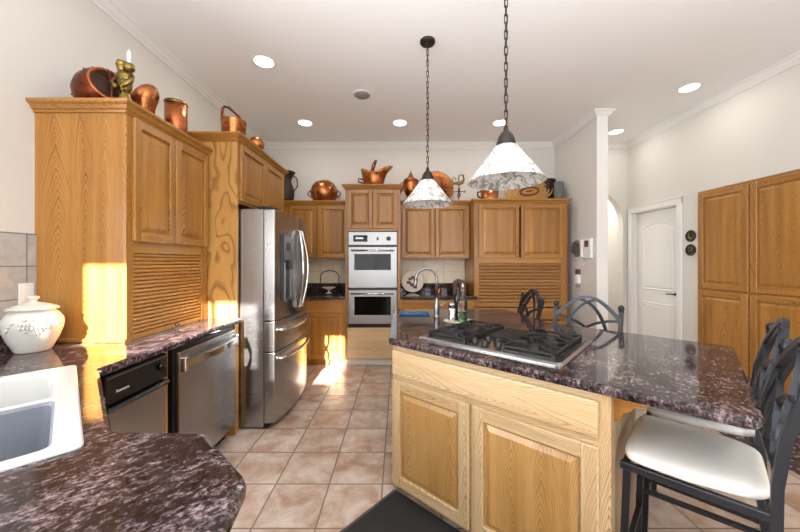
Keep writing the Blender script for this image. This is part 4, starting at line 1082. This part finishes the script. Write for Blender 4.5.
m = MB(); m.lathe([(.001, 0), (.011, 0), (.010, .058), (.006, .074), (.001, .076)], 14); m.build('wax', WAX, C_)
m = MB(); m.tube([(0, 0, .074), (.001, 0, .09)], .0015, 6); m.build('wick', WHITEP, C_)
# canister
Q = thing('copper_canister', 'tall hammered copper canister on the left appliance cabinet', 'canister', (-1.60, 2.30, CH+.915))
m = MB(); m.lathe([(.001, 0), (.07, 0), (.07, .30), (.066, .30), (.066, .01), (.001, .008)], 32); m.build('canister_body', COPH, Q)
m = MB(); m.lathe([(.0705, .283), (.0735, .288), (.0735, .302), (.065, .304), (.0655, .283)], 32); m.build('rim_band', BRASS, Q)
# pail and ladle above the fridge
Q = thing('copper_pail', 'copper pail with tall hoop handle on the refrigerator surround', 'pail', (-1.475, 2.86, SH+.04)); Q.scale = (1, 1, .92)
m = MB(); m.lathe([(.001, 0), (.085, 0), (.09, .01), (.105, .26), (.108, .265), (.101, .265), (.085, .015), (.001, .012)], 32); m.build('pail_body', COP, Q)
m = MB(); m.tube([(-.104, 0, .22), (-.106, 0, .30), (-.10, 0, .39), (-.08, 0, .412), (-.045, 0, .40), (.06, 0, .30), (.104, 0, .23)], .011, 8); m.build('hoop_handle', COPD, Q)
Q = thing('copper_ladle', 'round copper ladle bowl leaning beside the copper pail', 'ladle', (-1.325, 2.92, SH+.04))
m = MB(); m.ball((.03, 0, .066), .066, 22); m.build('ladle_bowl', COP, Q)
m = MB(); m.tube([(-.0, 0, .06), (-.06, .06, .04), (-.09, .16, .012), (-.1, .3, .012)], .008, 8); m.build('handle', COPD, Q)
# back wall pieces
Q = thing('dark_copper_jug', 'dark copper jug with a wide rim on the back wall cabinet, beside the refrigerator cabinet', 'jug', (-1.63, 4.62, ZU-.012))
m = MB(); m.lathe([(.001, 0), (.09, 0), (.10, .02), (.12, .12), (.11, .22), (.08, .30), (.075, .33), (.10, .40), (.13, .44), (.135, .45), (.125, .45), (.09, .40), (.06, .33), (.001, .3)], 28); m.build('jug_body', DARKPOT, Q)
m = MB(); m.tube([(.10, 0, .40), (.16, 0, .36), (.17, 0, .25), (.115, 0, .17)], .01, 8); m.build('handle', COPD, Q)
Q = thing('copper_pot', 'round copper pot with two ring handles on the cabinet left of the ovens', 'pot', (-1.085, 4.66, ZU-.012))
m = MB(); m.lathe([(.001, 0), (.09, .0), (.15, .04), (.19, .11), (.197, .17), (.18, .24), (.135, .30), (.07, .335), (.001, .345)], 36); m.build('pot_body', COP, Q)
for sx in (-1, 1):
    m = MB(); m.tube([(sx*(.185+.055*math.sin(PI*i/10)), 0, .20-.11*i/10) for i in range(11)], .008, 8); m.build('ring_handle', COPD, Q)
m = MB()
for k in range(5): m.ball((-.03+.015*k, -.172, .06+.012*math.sin(k)), .012, 8)
m.build('front_ornament', COPD, Q)
Q = thing('coal_scuttle', 'copper helmet coal scuttle with swing handle on the oven cabinet', 'coal scuttle', (-.345, 4.42, ZT-.012))
m = MB(); hod(m, .17, .27, .5); m.build('scuttle_body', COP, Q)
m = MB(); m.lathe([(.09, 0), (.11, 0), (.10, .02), (.09, .02)], 24, sy=.8); m.build('foot_ring', COPD, Q)
m = MB(); m.tube([(-.02, -.12, .22), (-.01, -.08, .31), (.02, -.03, .385), (.035, .0, .40), (.02, .04, .375), (-.01, .09, .30), (-.02, .12, .22)], .012, 8); m.build('swing_handle', COPD, Q)
m = MB(); m.tube([(-.15, 0, .14), (-.21, 0, .15), (-.215, 0, .11), (-.14, 0, .08)], .009, 8); m.build('rear_grip', COPD, Q)
Q = thing('copper_urn', 'lidded copper urn on the wall cabinet just right of the ovens', 'urn', (.175, 4.62, ZU-.012))
m = MB(); m.lathe([(.001, 0), (.075, 0), (.07, .015), (.03, .04), (.025, .07), (.06, .10), (.095, .16), (.108, .24), (.105, .31), (.11, .315), (.11, .325), (.1, .33)], 32); m.build('urn_body', COP, Q)
m = MB(); m.lathe([(.106, .33), (.10, .342), (.06, .36), (.04, .385), (.025, .42), (.012, .435), (.016, .45), (.006, .465), (.001, .49)], 28); m.build('lid', COP, Q)
for sx in (-1, 1):
    m = MB(); m.tube([(sx*.1, 0, .29), (sx*.14, 0, .30), (sx*.145, 0, .25), (sx*.105, 0, .22)], .007, 8); m.build('handle', BRASS, Q)
Q = thing('copper_charger', 'large round copper charger with embossed star leaning on the wall', 'plate', (.555, 4.74, ZU-.012)); Q.rotation_euler = (math.radians(80), 0, 0)
m = MB(); R_ = .26; m.X = Matrix.Translation((0, R_, 0)); m.lathe([(.001, .006), (.18, .006), (.2, .012), (.25, .022), (R_, .026), (R_, .018), (.2, .0), (.001, 0)], 44); m.build('charger_disc', COP, Q)
m = MB()
for k in range(8):
    a = 2*PI*k/8; m.tube([(.10, R_, .014), (.10+.085*math.cos(a), R_+.085*math.sin(a), .016)], [.02, .004], 6)
m.ball((.10, R_, .018), (.03, .03, .012), 12); m.build('embossed_star', COPD, Q)
Q = thing('brass_weathervane', 'small brass weathervane with a scrolled rooster beside the copper charger', 'weathervane', (.865, 4.60, ZU-.012))
m = MB(); m.lathe([(.001, 0), (.04, 0), (.035, .012), (.008, .02), (.007, .40)], 14); m.ball((0, 0, .115), (.028, .028, .034), 12); m.ball((0, 0, .2), .02, 12); m.build('stem', BRASS, Q)
m = MB(); m.tube([(-.085, 0, .165), (.085, 0, .165)], .006, 8); m.tube([(0, -.06, .165), (0, .06, .165)], .006, 8)
for x in (-.085, .085): m.ball((x, 0, .165), (.012, .008, .02), 8)
m.build('compass_arms', BRASS, Q)
m = MB(); m.tube([(-.09, 0, .27), (-.04, 0, .285), (.0, 0, .28), (.05, 0, .30), (.075, 0, .345), (.06, 0, .38)], [.01, .02, .03, .026, .014, .01], 8)
m.tube([(-.06, 0, .28), (-.10, 0, .32), (-.08, 0, .37), (-.04, 0, .36), (-.05, 0, .33)], .008, 8); m.tube([(.0, 0, .30), (-.005, 0, .36), (.02, 0, .41), (.05, 0, .40)], .008, 8); m.ball((.06, 0, .395), .016, 10); m.build('rooster', BRASS, Q)
Q = thing('small_copper_kettle', 'small copper pot with brown side handle on the hutch, behind the nearest pendant', 'pot', (1.285, 4.52, ZH-.01))
m = MB(); m.lathe([(.001, 0), (.115, 0), (.12, .01), (.125, .20), (.12, .20), (.11, .012), (.001, .01)], 28); m.build('pot_body', COP, Q)
m = MB(); m.tube([(-.12, 0, .17), (-.17, 0, .16), (-.165, 0, .1), (-.12, 0, .08)], .012, 8); m.build('handle', COPD, Q)
Q = thing('coiled_straw_tray', 'oval coiled straw tray propped upright on top of the hutch', 'tray', (1.87, 4.56, ZH-.01)); Q.rotation_euler = (math.radians(80), math.radians(-7)*0, 0)
for k in range(6):
    m = MB(); a = .33-.05*k; b = .165-.027*k
    m.tube([(a*math.cos(2*PI*i/40), .185+b*math.sin(2*PI*i/40)+.12*a*math.cos(2*PI*i/40), .01+.002*k) for i in range(40)], .0135, 8, closed=True); m.build('coil', STRAW if k != 4 else STRAWD, Q)
m = MB(); m.raw([(.33*math.cos(2*PI*i/32), .185+.165*math.sin(2*PI*i/32)+.12*.33*math.cos(2*PI*i/32), z) for z in (-.002, .008) for i in range(32)], [tuple(range(31, -1, -1)), tuple(range(32, 64))]+[(i, (i+1) % 32, 32+(i+1) % 32, 32+i) for i in range(32)]); m.build('woven_base', STRAW, Q)
m = MB(); m.ball((0, .185, .01), (.07, .03, .014), 16); m.build('centre_coil', STRAWD, Q)
Q = thing('dark_stockpot', 'dark brown metal stockpot with a stub handle behind the straw tray', 'pot', (2.165, 4.70, ZH-.01))
m = MB(); m.lathe([(.001, 0), (.12, 0), (.125, .01), (.128, .36), (.132, .365), (.13, .375), (.12, .375), (.118, .015), (.001, .012)], 28); m.build('pot_body', DARKPOT, Q)
m = MB(); m.tube([(.125, 0, .335), (.19, 0, .345), (.2, 0, .325), (.195, 0, .31)], .014, 8); m.build('handle', DARKPOT, Q)
m = MB(); m.lathe([(.001, 0), (.055, 0), (.06, .008), (.062, .28), (.058, .285), (.05, .28), (.05, .01), (.001, .01)], 24); o = m.build('grey_crock', GREYPOT, loc=(2.225, 4.45, ZH-.01)); tag(o, 'narrow grey cylindrical crock at the right end of the hutch top', 'crock')

# rug
m = MB(); m.box(2.56, 3.28, .6, 2.74, .001, .012, bev=.003); o = m.build('area_rug', RUG); tag(o, 'dark patterned rug on the tile in front of the pantry', 'rug')
